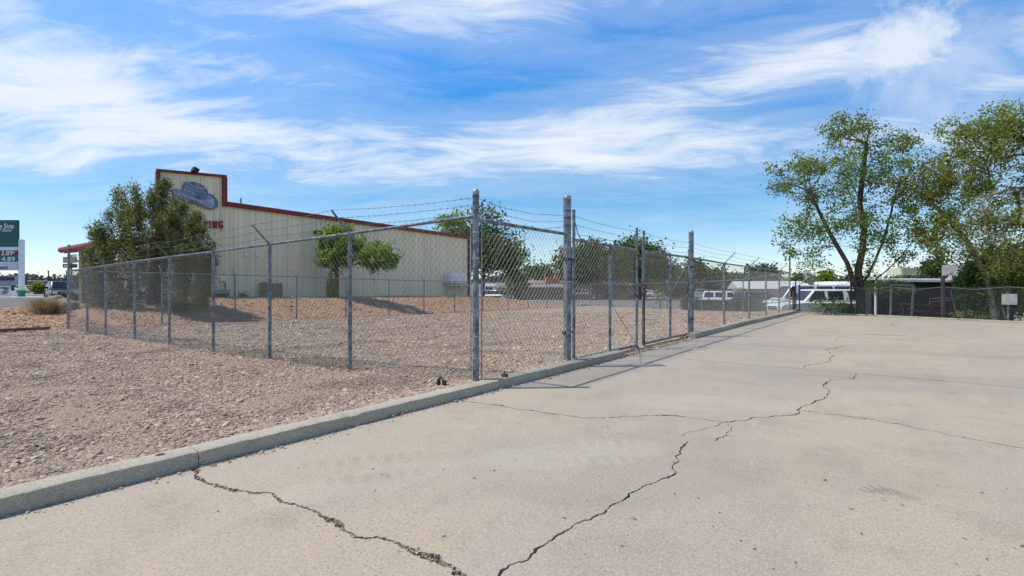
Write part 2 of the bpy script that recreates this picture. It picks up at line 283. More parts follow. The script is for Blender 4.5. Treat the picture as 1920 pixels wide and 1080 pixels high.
# ------------------------------------------------------------------ mesh helpers
class MB:
    def __init__(s): s.v = []; s.f = []
    def add(s, vs, fs):
        o = len(s.v); s.v += [tuple(v) for v in vs]; s.f += [tuple(i+o for i in f) for f in fs]; return s
    def box(s, c, d, rz=0.0, m=None):
        x, y, z = [k/2 for k in d]; q = Matrix.Rotation(rz, 3, 'Z') if m is None else m
        s.add([Vector(c)+q@Vector((a*x, b*y, e*z)) for a in (-1, 1) for b in (-1, 1) for e in (-1, 1)],
              [(0, 1, 3, 2), (4, 6, 7, 5), (0, 4, 5, 1), (2, 3, 7, 6), (0, 2, 6, 4), (1, 5, 7, 3)]); return s
    def tube(s, pts, rad, n=8, cap=True):
        pts = [Vector(p) for p in pts]; k = len(pts)
        rads = rad if isinstance(rad, (list, tuple)) else [rad]*k
        vs = []; ref = None
        for i, p in enumerate(pts):
            d = (pts[min(i+1, k-1)]-pts[max(i-1, 0)])
            d = d.normalized() if d.length > 1e-9 else Vector((0, 0, 1))
            if ref is None: ref = Vector((1, 0, 0)) if abs(d.x) < .9 else Vector((0, 1, 0))
            u = (ref-d*ref.dot(d)); u = u.normalized() if u.length > 1e-6 else d.orthogonal().normalized(); w = d.cross(u); ref = u
            for j in range(n):
                a = 2*math.pi*j/n; vs.append(p+(u*math.cos(a)+w*math.sin(a))*rads[i])
        fs = [(i*n+j, i*n+(j+1) % n, (i+1)*n+(j+1) % n, (i+1)*n+j) for i in range(k-1) for j in range(n)]
        if cap: fs += [tuple(range(n-1, -1, -1)), tuple((k-1)*n+j for j in range(n))]
        return s.add(vs, fs)
    def lathe(s, c, prof, n=16, axis=None):
        q = Vector((0, 0, 1)).rotation_difference(Vector(axis)) if axis is not None else None
        vs = []
        for r, z in prof:
            for j in range(n):
                a = 2*math.pi*j/n; p = Vector((r*math.cos(a), r*math.sin(a), z))
                if q: p = q@p
                vs.append(Vector(c)+p)
        k = len(prof)
        fs = [(i*n+j, i*n+(j+1) % n, (i+1)*n+(j+1) % n, (i+1)*n+j) for i in range(k-1) for j in range(n)]
        fs += [tuple(range(n-1, -1, -1)), tuple((k-1)*n+j for j in range(n))]
        return s.add(vs, fs)
    def prism(s, poly, off):     # poly: list of 3D points, off: vector
        n = len(poly); off = Vector(off); p = [Vector(a) for a in poly]
        return s.add(p+[a+off for a in p], [tuple(range(n-1, -1, -1)), tuple(range(n, 2*n))]+[(i, (i+1) % n, n+(i+1) % n, n+i) for i in range(n)])
    def build(s, name, m, parent=None, smooth=False, bevel=0.0, seg=2, loc=None, fixn=True):
        me = bpy.data.meshes.new(name); me.from_pydata(s.v, [], s.f); me.update()
        if fixn and len(s.f) < 30000:
            bm = bmesh.new(); bm.from_mesh(me); bmesh.ops.recalc_face_normals(bm, faces=bm.faces); bm.to_mesh(me); bm.free()
        if smooth:
            me.polygons.foreach_set('use_smooth', [True]*len(me.polygons))
            try: me.set_sharp_from_angle(angle=R(42))
            except Exception: pass
        if m: me.materials.append(m)
        o = bpy.data.objects.new(name, me); COL.objects.link(o)
        if parent: o.parent = parent
        if loc is not None: o.location = loc
        if bevel:
            b = o.modifiers.new('bevel', 'BEVEL'); b.width = bevel; b.segments = seg; b.limit_method = 'ANGLE'; b.angle_limit = R(30)
        return o
def tag(o, label=None, cat=None, group=None, kind=None):
    if label: o['label'] = label
    if cat: o['category'] = cat
    if group: o['group'] = group
    if kind: o['kind'] = kind
    return o
def thing(name, label, cat, loc=(0, 0, 0), rz=0.0, group=None, kind=None):
    o = bpy.data.objects.new(name, None); COL.objects.link(o); o.location = loc; o.rotation_euler = (0, 0, rz); o.empty_display_size = .3
    return tag(o, label, cat, group, kind)
def part(o_or_me, name, parent, loc=(0, 0, 0), rot=(0, 0, 0), scale=(1, 1, 1)):
    me = o_or_me.data if hasattr(o_or_me, 'data') else o_or_me
    o = bpy.data.objects.new(name, me); COL.objects.link(o); o.parent = parent; o.location = loc; o.rotation_euler = rot; o.scale = scale; return o
def textmesh(txt, size, depth=.01):
    c = bpy.data.curves.new('lettering', 'FONT'); c.body = txt; c.size = size; c.extrude = depth; c.align_x = 'LEFT'
    o = bpy.data.objects.new('tmp', c); COL.objects.link(o)
    bpy.context.view_layer.update()
    me = bpy.data.meshes.new_from_object(o.evaluated_get(bpy.context.evaluated_depsgraph_get()))
    COL.objects.unlink(o); bpy.data.objects.remove(o); return me

# ------------------------------------------------------------------ terrain
def lerp(a, b, t): return a+(b-a)*t
def sst(x, a, b):
    t = max(0, min(1, (x-a)/(b-a))); return t*t*(3-2*t)
def e_back(y): return float(np.interp(y, [4.4, 9.5, 12.2, 14.7, 19.8, 30, 39.5], [-.16, -.195, -.226, -.27, -.316, -.37, -.37]))
def e_kerb(y): return .085 if y < 7.6 else lerp(.085, .02, sst(y, 7.6, 8.1)) if y < 11.4 else lerp(.02, .085, sst(y, 11.4, 12.0))
def lot(x, y):
    t = max(0, min(1, (-3.77-x)/17.3)); g = float(np.interp(t, [0, .14, .27, .4, 1], [0, .42, .55, .72, 1]))
    w = noise.noise(Vector((x*.35, y*.35, 0)))*.03*sst(t, 0, .1)
    far = sst(y, 20, 27)*(1-sst(t, .0, .35))*0.0
    return lerp(e_kerb(y), e_back(y), g)+w*(0.6)
def bank(x, y):
    top = float(np.interp(y, [-10, 2, 5.5, 7.5, 9, 31, 34, 46], [.10, .12, .26, .5, .72, .42, .2, -.9]))
    e = lerp(e_back(y) if y < 39.5 else -.37, top, sst(-x, 21.1, 25.8 if y > 6 else 27.5))
    if x < -33: e = lerp(e, 0.0, sst(-x, 33, 38)) if y < 28 else e
    if y > 34: e = min(e, lerp(e, -.9, sst(y, 34, 46)))
    return e+noise.noise(Vector((x*.5, y*.5, 2)))*.05*sst(-x, 21.2, 22.5)*(1-sst(-x, 26.5, 27.9))
fA = Vector((-3.83, 26.7)); fB = Vector((-21.1, 39.5))      # far fence of the compound
def yfar(x): return lerp(fA.y, fB.y, (fA.x-x)/(fA.x-fB.x))
def sheet(name, x0, x1, nx, yr, ny, h, m, kind='structure', label=None):
    vs = []; fs = []
    for i in range(nx+1):
        x = lerp(x0, x1, i/nx); a, b = yr(x)
        for j in range(ny+1):
            y = lerp(a, b, j/ny); vs.append((x, y, h(x, y)))
    for i in range(nx):
        for j in range(ny):
            a = i*(ny+1)+j; fs.append((a, a+ny+1, a+ny+2, a+1))
    b = MB(); b.v = vs; b.f = fs; o = b.build(name, m, smooth=True); o['kind'] = kind
    return o
sheet('ground', -900, 900, 8, lambda x: (-900, 900), 8, lambda x, y: -.90, M_dirt)
gl = sheet('gravel_lot', -21.1, -3.765, 90, lambda x: (-12, yfar(x)+.5), 160, lot, M_grav)
sheet('soil_bank', -64, -21.1, 130, lambda x: (-40, 46), 170, bank, M_bank)
# slope from the compound down to the yard behind it
sheet('yard_slope', -24, -3.6, 30, lambda x: (yfar(x)+.5, yfar(x)+3.5), 6, lambda x, y: lerp(lot(x, yfar(x)+.5), -.91, sst((y-yfar(x)-.5)/3, 0, 1)), M_dirt)

# concrete paving in slabs with real open cracks
far0 = Vector((-3.6, 27.1)); far1 = Vector((13.0, 18.2))
def cut(lst, ox, oy, sc): return [(ox+a/sc, oy+b/sc) for a, b in lst]
CR = []
CR.append((cut([(262, 178), (278, 196), (265, 220), (320, 260), (400, 285), (470, 300), (560, 312), (640, 322), (720, 325), (745, 355), (800, 385), (860, 395), (930, 420), (990, 455), (1050, 478), (1100, 505), (1150, 550), (1200, 580), (1260, 588), (1320, 580), (1400, 600), (1460, 622), (1510, 645), (1540, 675), (1600, 685), (1680, 712), (1740, 745), (1800, 800), (1900, 880)], 280, 820, 3.097), .018))
CR.append((cut([(340, 1120), (380, 1080), (430, 1030), (490, 1015), (545, 970), (600, 930), (640, 900), (700, 865), (760, 830), (830, 800), (890, 765), (950, 735), (980, 700), (1040, 670), (1100, 650), (1175, 620)], 780, 640, 2.454)
           + cut([(30, 660), (60, 650), (45, 620), (70, 590), (60, 575), (85, 545), (115, 512)], 1240, 600, 2.25), .0085))
CR.append((cut([(8, 540), (200, 570), (400, 600), (600, 628), (800, 655), (990, 685), (1180, 680), (1320, 668), (1440, 665), (1600, 660), (1750, 670)], 860, 620, 4.174)
           + cut([(0, 402), (100, 408), (180, 420), (240, 428), (290, 430), (400, 410), (480, 405), (570, 398), (588, 386)], 1240, 600, 2.25), .011))
CR.append((cut([(590, 380), (690, 397), (800, 408), (900, 422), (1000, 438), (1100, 460), (1200, 482), (1300, 500), (1400, 518), (1530, 542), (1700, 570)], 1240, 600, 2.25), .014))
CR.append((cut([(585, 388), (610, 360), (660, 340), (700, 318), (712, 305), (695, 285), (685, 272), (710, 258), (800, 248), (820, 235), (815, 222)], 1240, 600, 2.25), .008))
CR.append((cut([(595, 205), (610, 192), (680, 182), (715, 172), (725, 150), (712, 140), (720, 120), (765, 108)], 1240, 600, 2.25), .010))
CR.append((cut([(290, 430), (220, 450), (150, 468), (90, 490), (70, 478)], 1240, 600, 2.25), .005))
CR.append((cut([(278, 434), (285, 470), (280, 488), (235, 500), (225, 512)], 1240, 600, 2.25), .005))
CR.append((cut([(262, 487), (285, 486), (305, 491)], 1240, 600, 2.25), .007))
CR.append((cut([(175, 421), (215, 424), (245, 430)], 1240, 600, 2.25), .012))
CR.append((cut([(1010, 688), (1100, 697), (1170, 712), (1255, 726)], 860, 620, 4.174), .003))
CR.append((cut([(735, 95), (745, 80), (770, 62)], 1240, 600, 2.25), .005))
CR.append((cut([(978, 28), (985, 12), (980, 2)], 1240, 600, 2.25), .012))
rc = random.Random(3)
crackpolys = []
for pts, hw in CR:
    P = [gnd(*p).xy for p in pts]
    # fractal midpoint jitter
    for it in range(4):
        Q = [P[0]]
        for a, b in zip(P, P[1:]):
            d = b-a
            if d.length > .025:
                nrm = Vector((-d.y, d.x)); Q.append((a+b)/2+nrm*rc.uniform(-.13, .13))
            Q.append(b)
        P = Q
    n = len(P); L = []; Rr = []
    ph = rc.uniform(0, 9)
    for i, p in enumerate(P):
        d = (P[min(i+1, n-1)]-P[max(i-1, 0)]).normalized(); nn = Vector((-d.y, d.x))
        k = .40+1.0*abs(noise.noise(Vector((p.x*5+ph, p.y*5, 0))))*1.6
        w = hw*k*min(1, i/3+.15, (n-1-i)/3+.15)
        L.append(p+nn*(w*rc.uniform(.4, 1.5)+.0008)); Rr.append(p-nn*(w*rc.uniform(.4, 1.5)+.0008))
    for i in range(n-1): crackpolys.append([L[i], Rr[i], Rr[i+1], L[i+1]])
pave = thing('pavement', None, None, kind='structure'); del_keys = None
def clipy(poly, y, keep_above):
    o = []
    for i in range(len(poly)):
        a, b = poly[i], poly[(i+1) % len(poly)]
        ia = (a.y >= y) == keep_above; ib = (b.y >= y) == keep_above
        if ia: o.append(a)
        if ia != ib: t = (y-a.y)/(b.y-a.y); o.append(a+(b-a)*t)
    return o
outline = [Vector((-3.597, -8)), Vector((13, -8)), far1, far0]
ys = [-8, 8.27, 14.25, 99]
for k in range(3):
    p = clipy(clipy(outline, ys[k]+.011, True), ys[k+1]-.011, False)
    if k == 0: p = [Vector((-3.597, -8)), Vector((13, -8)), Vector((13, ys[1]-.011)), Vector((-3.597, ys[1]-.011))]
    vin = list(p); faces = [list(range(len(p)))]
    for q in crackpolys:
        if all(ys[k]+.03 < a.y < ys[k+1]-.03 for a in q):
            area = sum(q[i].x*q[(i+1) % 4].y-q[(i+1) % 4].x*q[i].y for i in range(4))
            if area < 0: q = q[::-1]
            o = len(vin); vin += q; faces.append([o, o+1, o+2, o+3])
    vo, eo, fo, ov, oe, of = delaunay_2d_cdt(vin, [], faces, 1, 1e-6)
    keep = [f for f, s in zip(fo, of) if 0 in s and len(s) == 1]
    bm = bmesh.new(); bv = [bm.verts.new((a.x, a.y, 0)) for a in vo]
    for f in keep:
        try: bm.faces.new([bv[i] for i in f])
        except ValueError: pass
    bmesh.ops.delete(bm, geom=[v for v in bm.verts if not v.link_faces], context='VERTS')
    for f in bm.faces:
        if f.normal.z < 0 or f.calc_area() < 0: f.normal_flip()
    bm.normal_update()
    for f in bm.faces:
        if f.normal.z < 0: f.normal_flip()
    be = [e for e in bm.edges if len(e.link_faces) == 1]
    r = bmesh.ops.extrude_edge_only(bm, edges=be)
    bmesh.ops.translate(bm, verts=[v for v in r['geom'] if isinstance(v, bmesh.types.BMVert)], vec=(0, 0, -.035))
    me = bpy.data.meshes.new('slab'); bm.to_mesh(me); bm.free(); me.materials.append(M_conc)
    o = bpy.data.objects.new('slab', me); COL.objects.link(o); o.parent = pave
b = MB(); b.prism([(-3.62, -8, -.95), (13, -8, -.95), (13.02, 18.2, -.95), (-3.62, 27.12, -.95)], (0, 0, .928)); b.build('crack_bed', M_crack, pave)

# kerbs
def kerb_seg(x0, y0, y1, parent, h=.103, w=.17, seed=0, yend=None, path=None):
    prof = [(0, 0), (.0, h*.93), (.012, h), (w-.015, h), (w, h-.015), (w, -.25), (0, -.25)]
    n = max(2, int((y1-y0)/.05)); vs = []; fs = []; k = len(prof)
    for i in range(n+1):
        y = lerp(y0, y1, i/n); dx = path(y) if path else 0
        for j, (a, z) in enumerate(prof):
            q = Vector((x0-a+dx, y, z)); e = noise.noise(Vector((y*3+seed, a*20, z*20)))*.004+noise.noise(Vector((y*14+seed, a*30, z*9)))*.0025
            chip = max(0, noise.noise(Vector((y*6+seed*3, 0, 0)))-.20)*.05 if j in (1, 2) else 0
            q.x += (-e-chip if j < 3 else e) if 0 < a+z else 0; q.z += (e-chip*.8 if z > .02 else 0)
            vs.append(tuple(q))
    for i in range(n):
        for j in range(k): fs.append((i*k+j, (i+1)*k+j, (i+1)*k+(j+1) % k, i*k+(j+1) % k))
    fs += [tuple(range(k)), tuple(n*k+j for j in range(k-1, -1, -1))]
    bb = MB(); bb.v = vs; bb.f = fs; return bb.build('kerb_segment', M_kerb, parent, smooth=True)
kb = thing('kerb', None, None, kind='structure')
kerb_seg(-3.6, -8, 1.40, kb, seed=1)
kerb_seg(-3.6, 1.404, 4.55, kb, seed=2)
kerb_seg(-3.604, 4.562, 5.55, kb, seed=5, h=.108)
kerb_seg(-3.6, 5.56, 7.93, kb, seed=8)
kerb_seg(-3.6, 11.75, 27.05, kb, seed=11, path=lambda y: -.05*math.sin((y-11.75)*.35), h=.12)
# pipe hole in kerb top
b = MB(); b.lathe((-3.70, 1.22, .101), [(.020, -.002), (.020, .004), (.027, .004), (.027, -.002)], 16); b.build('pipe_sleeve', M_rust, kb)
b = MB(); b.lathe((-3.70, 1.22, .103), [(.0195, 0), (.0195, .001)], 16); b.build('pipe_hole', M_dark, kb)
# loose strip lying in gutter beside kerb
b = MB(); b.tube([(-3.588, 3.95, .006), (-3.582, 4.6, .008), (-3.586, 5.3, .006)], .006, 5); tag(b.build('metal_strip', M_galvb), 'thin pale metal strip lying against the foot of the kerb', 'strip')
# far edge kerb
ek = thing('edge_kerb', None, None, kind='structure')
d = (far1-far0); ang = math.atan2(d.y, d.x); L = d.length
for i in range(6):
    b = MB(); l = L/6
    b.box((l/2+i*l, 0, .01), (l-.02, .16, .10)); b.build('kerb_segment', M_kerb, ek, bevel=.012)
ek.location = (far0.x, far0.y+.06, 0); ek.rotation_euler.z = ang

# ------------------------------------------------------------------ gravel stones (uncountable)
def scatter(name, pts, scs, m, kind='stuff', seed=1, flat=.55):
    me = bpy.data.meshes.new(name); me.from_pydata([tuple(p) for p in pts], [], [])
    a = me.attributes.new('sc', 'FLOAT', 'POINT'); a.data.foreach_set('value', np.array(scs, dtype=np.float32))
    o = bpy.data.objects.new(name, me); COL.objects.link(o); o['kind'] = kind
    g = bpy.data.node_groups.new(name, 'GeometryNodeTree'); g.interface.new_socket('Geometry', in_out='INPUT', socket_type='NodeSocketGeometry'); g.interface.new_socket('Geometry', in_out='OUTPUT', socket_type='NodeSocketGeometry')
    gi = g.nodes.new('NodeGroupInput'); go = g.nodes.new('NodeGroupOutput'); jo = g.nodes.new('GeometryNodeJoinGeometry')
    for k in range(6):
        ic = g.nodes.new('GeometryNodeMeshIcoSphere'); ic.inputs['Subdivisions'].default_value = 2; ic.inputs['Radius'].default_value = 1
        no = g.nodes.new('ShaderNodeTexNoise'); no.noise_dimensions = '4D'; no.inputs['W'].default_value = k*3.3+seed; no.inputs['Scale'].default_value = .9
        sb = g.nodes.new('ShaderNodeVectorMath'); sb.operation = 'SUBTRACT'; sb.inputs[1].default_value = (.5, .5, .5); g.links.new(no.outputs['Color'], sb.inputs[0])
        sc = g.nodes.new('ShaderNodeVectorMath'); sc.operation = 'SCALE'; sc.inputs['Scale'].default_value = 1.7; g.links.new(sb.outputs[0], sc.inputs[0])
        sp = g.nodes.new('GeometryNodeSetPosition'); g.links.new(ic.outputs[0], sp.inputs[0]); g.links.new(sc.outputs[0], sp.inputs['Offset'])
        tr = g.nodes.new('GeometryNodeTransform'); tr.inputs['Scale'].default_value = (1.15, .85, flat); g.links.new(sp.outputs[0], tr.inputs[0])
        gt = g.nodes.new('GeometryNodeGeometryToInstance'); g.links.new(tr.outputs[0], gt.inputs[0]); g.links.new(gt.outputs[0], jo.inputs[0])
    ip = g.nodes.new('GeometryNodeInstanceOnPoints'); ip.inputs['Pick Instance'].default_value = True
    g.links.new(gi.outputs[0], ip.inputs['Points']); g.links.new(jo.outputs[0], ip.inputs['Instance'])
    ri = g.nodes.new('FunctionNodeRandomValue'); ri.data_type = 'INT'; ri.inputs[4].default_value = 0; ri.inputs[5].default_value = 5; ri.inputs['Seed'].default_value = 5
    g.links.new(ri.outputs[2], ip.inputs['Instance Index'])
    rr = g.nodes.new('FunctionNodeRandomValue'); rr.data_type = 'FLOAT_VECTOR'; rr.inputs[0].default_value = (-.5, -.5, 0); rr.inputs[1].default_value = (.5, .5, 6.28); rr.inputs['Seed'].default_value = 3
    g.links.new(rr.outputs[0], ip.inputs['Rotation'])
    na = g.nodes.new('GeometryNodeInputNamedAttribute'); na.data_type = 'FLOAT'; na.inputs[0].default_value = 'sc'; g.links.new(na.outputs[0], ip.inputs['Scale'])
    sm = g.nodes.new('GeometryNodeSetMaterial'); sm.inputs['Material'].default_value = m; g.links.new(ip.outputs[0], sm.inputs[0]); g.links.new(sm.outputs[0], go.inputs[0])
    md = o.modifiers.new('scatter', 'NODES'); md.node_group = g; return o
def visible(x, y, margin=120):
    z = -sn*x+cs*y
    if z < 1: return False, z
    px = 960+F*(cs*x+sn*y)/z
    return -margin < px < 1920+margin, z
rs = np.random.RandomState(5)
pts = []; scs = []
def cell(x0, x1, y0, y1):
    st = 1.0; x = x0
    while x < x1:
        y = y0
        while y < y1:
            ok, z = visible(x+.5, y+.5, 120 if (x+.5)**2+(y+.5)**2 > 90 else 900)
            if ok and z < 30:
                dens = 1650 if z < 6 else 1650*(6/z)**1.75
                dens = min(1650, dens); n = int(dens)
                s0 = .0092 if z < 6 else .0092*(z/6)**.55
                xs_ = rs.uniform(x, min(x+1, x1), n); ys_ = rs.uniform(y, min(y+1, y1), n)
                for a, b in zip(xs_, ys_):
                    if b > yfar(a): continue
                    q = noise.noise(Vector((a*1.1, b*1.1, 7)))
                    if q > .16 and rs.rand() < min(.9, (q-.16)*7): continue          # thin sandy patches
                    s = s0*rs.lognormal(0, .42)
                    pts.append((a, b, lot(a, b)+s*.15)); scs.append(s)
            y += st
        x += st
cell(-21.0, -3.78, -3, 38)
scatter('gravel', pts, scs, M_gstone)
pts = []; scs = []
for _ in range(34000):
    x = -21.1-abs(rs.normal(0, 5)) if rs.rand() < .8 else rs.uniform(-36, -21); y = rs.uniform(0, 36)
    ok, z = visible(x, y, 40)
    if not ok or x < -37 or (x < -28.0 and 9.2 < y < 31.4): continue
    s = .022*rs.lognormal(0, .45); pts.append((x, y, bank(x, y)+s*.15)); scs.append(s)
scatter('bank_stones', pts, scs, M_bstone, seed=4)
# grit strewn along the open gateway and gutter
pts = []; scs = []
for _ in range(2600):
    y = rs.uniform(7.9, 11.9); x = -3.77+abs(rs.normal(0, .10)); s = .007*rs.lognormal(0, .5); pts.append((x, y, s*.3)); scs.append(s)
for _ in range(500):
    x = rs.uniform(-3.5, 6); y = rs.uniform(.5, 24); s = .0028*rs.lognormal(0, .4); pts.append((x, y, s*.3)); scs.append(s)
for _ in range(1500):
    y = rs.uniform(-1, 7.9); x = -3.6+abs(rs.normal(0, .06)); s = .0045*rs.lognormal(0, .6); pts.append((x, y, s*.3)); scs.append(s)
# broken bits inside the widest crack
P = [gnd(*p) for p in CR[0][0]]
for a, b in zip(P, P[1:]):
    for _ in range(int((b-a).length*330)):
        q = a.lerp(b, rs.rand()); s = .0042*rs.lognormal(0, .4); pts.append((q.x+rs.normal(0, .009), q.y+rs.normal(0, .009), -.010+rs.uniform(-.01, .009))); scs.append(s)
scatter('grit', pts, scs, M_gstone, seed=9)

# ------------------------------------------------------------------ chain link fences
# one woven panel, 2.2 m x 1.86 m, shared by every span
PW, PH = 2.2, 1.86
def weave(nd=24, rad=.0022):
    p = PW/nd; rows = int(PH/(p/2)); b = MB()
    for k in range(nd*2):
        x0 = k*p/2; pts = []
        for j in range(rows+1):
            on = (j+k) % 2; x = x0+(p/2 if on else 0); pts.append((x, (.004 if on else -.004), j*p/2))
        # top barb of each picket twisted on past the rail
        pts.append((pts[-1][0]+(-.008 if (rows+k) % 2 else .008), 0, rows*p/2+.035))
        b.tube(pts, rad, 3, cap=False)
    me = b.build('chain_link', M_wire); o = me; m = o.data; COL.objects.unlink(o); bpy.data.objects.remove(o); return m
MESH = weave()
def span_mesh(parent, a, c, za, zc, off, h=1.86, name='chain_link'):
    """a,c: xy of the posts; za,zc ground heights; off: side offset vector"""
    a = Vector(a); c = Vector(c); d = c-a; L = d.length
    o = part(MESH, name, parent, (a.x+off[0], a.y+off[1], za), (0, -math.atan2(zc-za, L), math.atan2(d.y, d.x)), (math.hypot(L, zc-za)/PW, 1, h/PH)); return o
def post(parent, x, y, z0, z1, r, name='post', lean=(0, 0), dome=True, m=None, n=14):
    b = MB(); b.tube([(x, y, z0-.12), (x+lean[0], y+lean[1], z1)], r, n)
    o = b.build(name, m or M_galv, parent, smooth=True)
    if dome:
        b = MB(); b.lathe((x+lean[0], y+lean[1], z1-.03), [(r*1.09, 0), (r*1.09, .035), (r*.95, .05), (r*.6, .066), (r*.2, .072)], n); b.build('post_cap', m or M_galvb, o, smooth=True)
    return o
def bands(parent, x, y, zs, r):
    for z in zs:
        b = MB(); b.lathe((x, y, z), [(r*1.1, -.011), (r*1.1, .011)], 14); b.box((x-r*1.5, y, z), (r*1.0, .012, .02)); b.build('brace_band', M_galvb, parent, smooth=True)
def rail(parent, p, q, r=.021, name='top_rail', m=None):
    b = MB(); b.tube([p, q], r, 10); return b.build(name, m or M_galv, parent, smooth=True)
def barbed(parent, pts, sag=.012, seed=0, r=.0028):
    """one strand through the given points, with barbs"""
    rr = random.Random(seed); b = MB(); path = []
    for a, c in zip(pts, pts[1:]):
        a = Vector(a); c = Vector(c); n = max(3, int((c-a).length/.10)); s = sag*(.5+rr.random())*(c-a).length
        for i in range(n):
            t = i/n; p = a.lerp(c, t); p.z -= s*4*t*(1-t)-rr.uniform(-.0025, .0025); path.append(p)
    path.append(Vector(pts[-1])); b.tube(path, r, 3)
    for i in range(1, len(path)-1):
        p = path[i]; d = (path[i+1]-p).normalized(); u = d.orthogonal().normalized(); w = d.cross(u)
        for k in range(2):
            an = rr.uniform(0, 3.14); v = (u*math.cos(an)+w*math.sin(an))*.016
            q = p+d*(k*.007); s2 = d*.0022
            b.add([q-v-s2, q-v+s2, q+v+s2, q+v-s2], [(0, 1, 2, 3)])
    return b.build('barbed_wire', M_barb, parent)
def arm(parent, base, tip):
    b = MB(); base = Vector(base); tip = Vector(tip)
    b.lathe(base-Vector((0, 0, .03)), [(.032, 0), (.034, .05), (.03, .065)], 10)
    d = (tip-base); s = Vector((-d.y, d.x, 0)); s = s.normalized()*.014 if s.length > 1e-4 else Vector((.014, 0, 0))
    up = d.cross(s).normalized()*.009
    b.add([base-s-up, base+s-up, base+s+up, base-s+up, tip-s-up, tip+s-up, tip+s+up, tip-s+up], [(0, 1, 2, 3), (7, 6, 5, 4), (0, 4, 5, 1), (1, 5, 6, 2), (2, 6, 7, 3), (3, 7, 4, 0)])
    return b.build('barb_arm', M_galv, parent)
def fence_run(lab, P, railz, gz, off, arm_dir, r=.030, ends=(True, True), endarm=(False, False), endtop=None, group='chain link fence runs round the gravel yard', seed=0, arms=True, first_wires=None, last_wires=None):
    """P posts xy; railz, gz absolute heights; off side offset of the mesh"""
    t = thing('chain_link_fence', lab, 'fence', (P[0][0], P[0][1], gz[0]), group=group)
    base = Vector((P[0][0], P[0][1], gz[0]))
    Q = [Vector((a[0], a[1], 0))-Vector((base.x, base.y, 0)) for a in P]
    zr = [z-base.z for z in railz]; zg = [z-base.z for z in gz]; n = len(P); rr = random.Random(seed)
    for i in range(n):
        e = (i == 0 and ends[0]) or (i == n-1 and ends[1])
        if (i == 0 and not ends[0]) or (i == n-1 and not ends[1]): continue
        top = zr[i]-.015
        if e and endtop: top = endtop-base.z
        post(t, Q[i].x, Q[i].y, zg[i], top, r*(1.15 if e else 1), lean=(rr.uniform(-.015, .015), rr.uniform(-.015, .015)) if not e else (0, 0), dome=e)
    for i in range(n-1):
        rail(t, Q[i]+Vector((0, 0, zr[i])), Q[i+1]+Vector((0, 0, zr[i+1])))
        h = min(zr[i]-zg[i], zr[i+1]-zg[i+1])
        span_mesh(t, Q[i], Q[i+1], zr[i]-h+.0, zr[i+1]-h+.0, off, h+.012)
    rail(t, Q[0]+Vector((off[0], off[1], zg[0]+.06)), Q[0]+Vector((off[0], off[1], zg[0]+.06))+(Q[1]-Q[0]), .002, 'tension_wire', M_wire)
    if arms:
        for k in range(3):
            f = (k+1)/3*.97; w = []
            for i in range(n):
                if i == 0 and first_wires: w.append(Vector(first_wires[k])-base); continue
                if i == n-1 and last_wires: w.append(Vector(last_wires[k])-base); continue
                if (i in (0, n-1)) and ends[0 if i == 0 else 1] and endtop: w.append(Q[i]+Vector((0, 0, zr[i]+.10*(k+1)+.05))); continue
                w.append(Q[i]+Vector((arm_dir[0]*f, arm_dir[1]*f, zr[i]+arm_dir[2]*f+.012)))
            barbed(t, w, seed=seed*7+k)
        for i in range(n):
            if (i == 0 and (ends[0] is False or endtop)) or (i == n-1 and (ends[1] is False or endtop)): continue
            if (i == 0 and first_wires) or (i == n-1 and last_wires): continue
            arm(t, Q[i]+Vector((0, 0, zr[i])), Q[i]+Vector((arm_dir[0], arm_dir[1], zr[i]+arm_dir[2])))
    return t
FX = -3.83
# --- terminal posts (shared by neighbouring runs) as things of their own
def terminal(x, y, z0, z1, r, label, bz):
    t = thing('fence_post', label, 'post', (x, y, z0), group='tall terminal posts of the fence')
    p = post(t, 0, 0, 0, z1-z0, r, 'pipe', n=20); bands(t, 0, 0, [b-z0 for b in bz], r); return t
tA = terminal(FX, 4.4, .07, 2.26, .0365, 'tall corner post behind the kerb where the chain link fence turns left', [.35, .6, .9, 1.2, 1.5, 1.8, 1.93])
tB = terminal(FX, 6.45, .07, 2.49, .057, 'thick hinge post at the near side of the double gate', [.5, 1.25, 1.75])
tC = terminal(FX, 12.2, .07, 2.49, .057, 'thick hinge post at the far side of the double gate', [.5, 1.25, 1.7])
tE = terminal(FX, 26.7, .07, 2.66, .036, 'thin dark tall end post at the far corner of the concrete', [.4, 1.2, 1.8])
tD = terminal(-21.1, 4.4, -.2, 2.52, .036, 'leaning corner post at the left end of the fence by the boulder', [.4, 1.2, 1.6])
tD.rotation_euler.y = R(1.5)
for zz in (2.2, 2.115, 2.03):
    b = MB()
    for k in range(3): b.lathe((0, 0, zz-.07+.012*k), [(.039, -.004), (.040, .004)], 12)
    b.build('wire_wrap', M_barb, tA)
for tt, zs in ((tB, (2.29, 2.18, 2.07)), (tC, (2.25, 2.14, 2.03))):
    for zz in zs:
        b = MB()
        for k in range(2): b.lathe((0, 0, zz-.07+.012*k), [(.0595, -.004), (.0605, .004)], 14)
        b.build('wire_wrap', M_barb, tt)
wA = [(FX, 4.4, z) for z in (2.03, 2.115, 2.20)]
# --- left run
xs = [FX, -6.22, -8.47, -10.63, -12.84, -15.0, -17.3, -19.0, -21.1]
rz_ = [CZ+v for v in (.83, .78, .744, .71, .687, .66, .618, .575, .555)]
gz_ = [lot(x, 4.4) for x in xs]
tL = fence_run('galvanised chain link fence run with barbed wire arms, from the corner post to the boulder', [(x, 4.4) for x in xs], rz_, gz_, (0, -.03), (0, -.30, .30),
          ends=(False, False), first_wires=wA, last_wires=[(-21.1, 4.4, z) for z in (1.95, 2.1, 2.25)], seed=1)
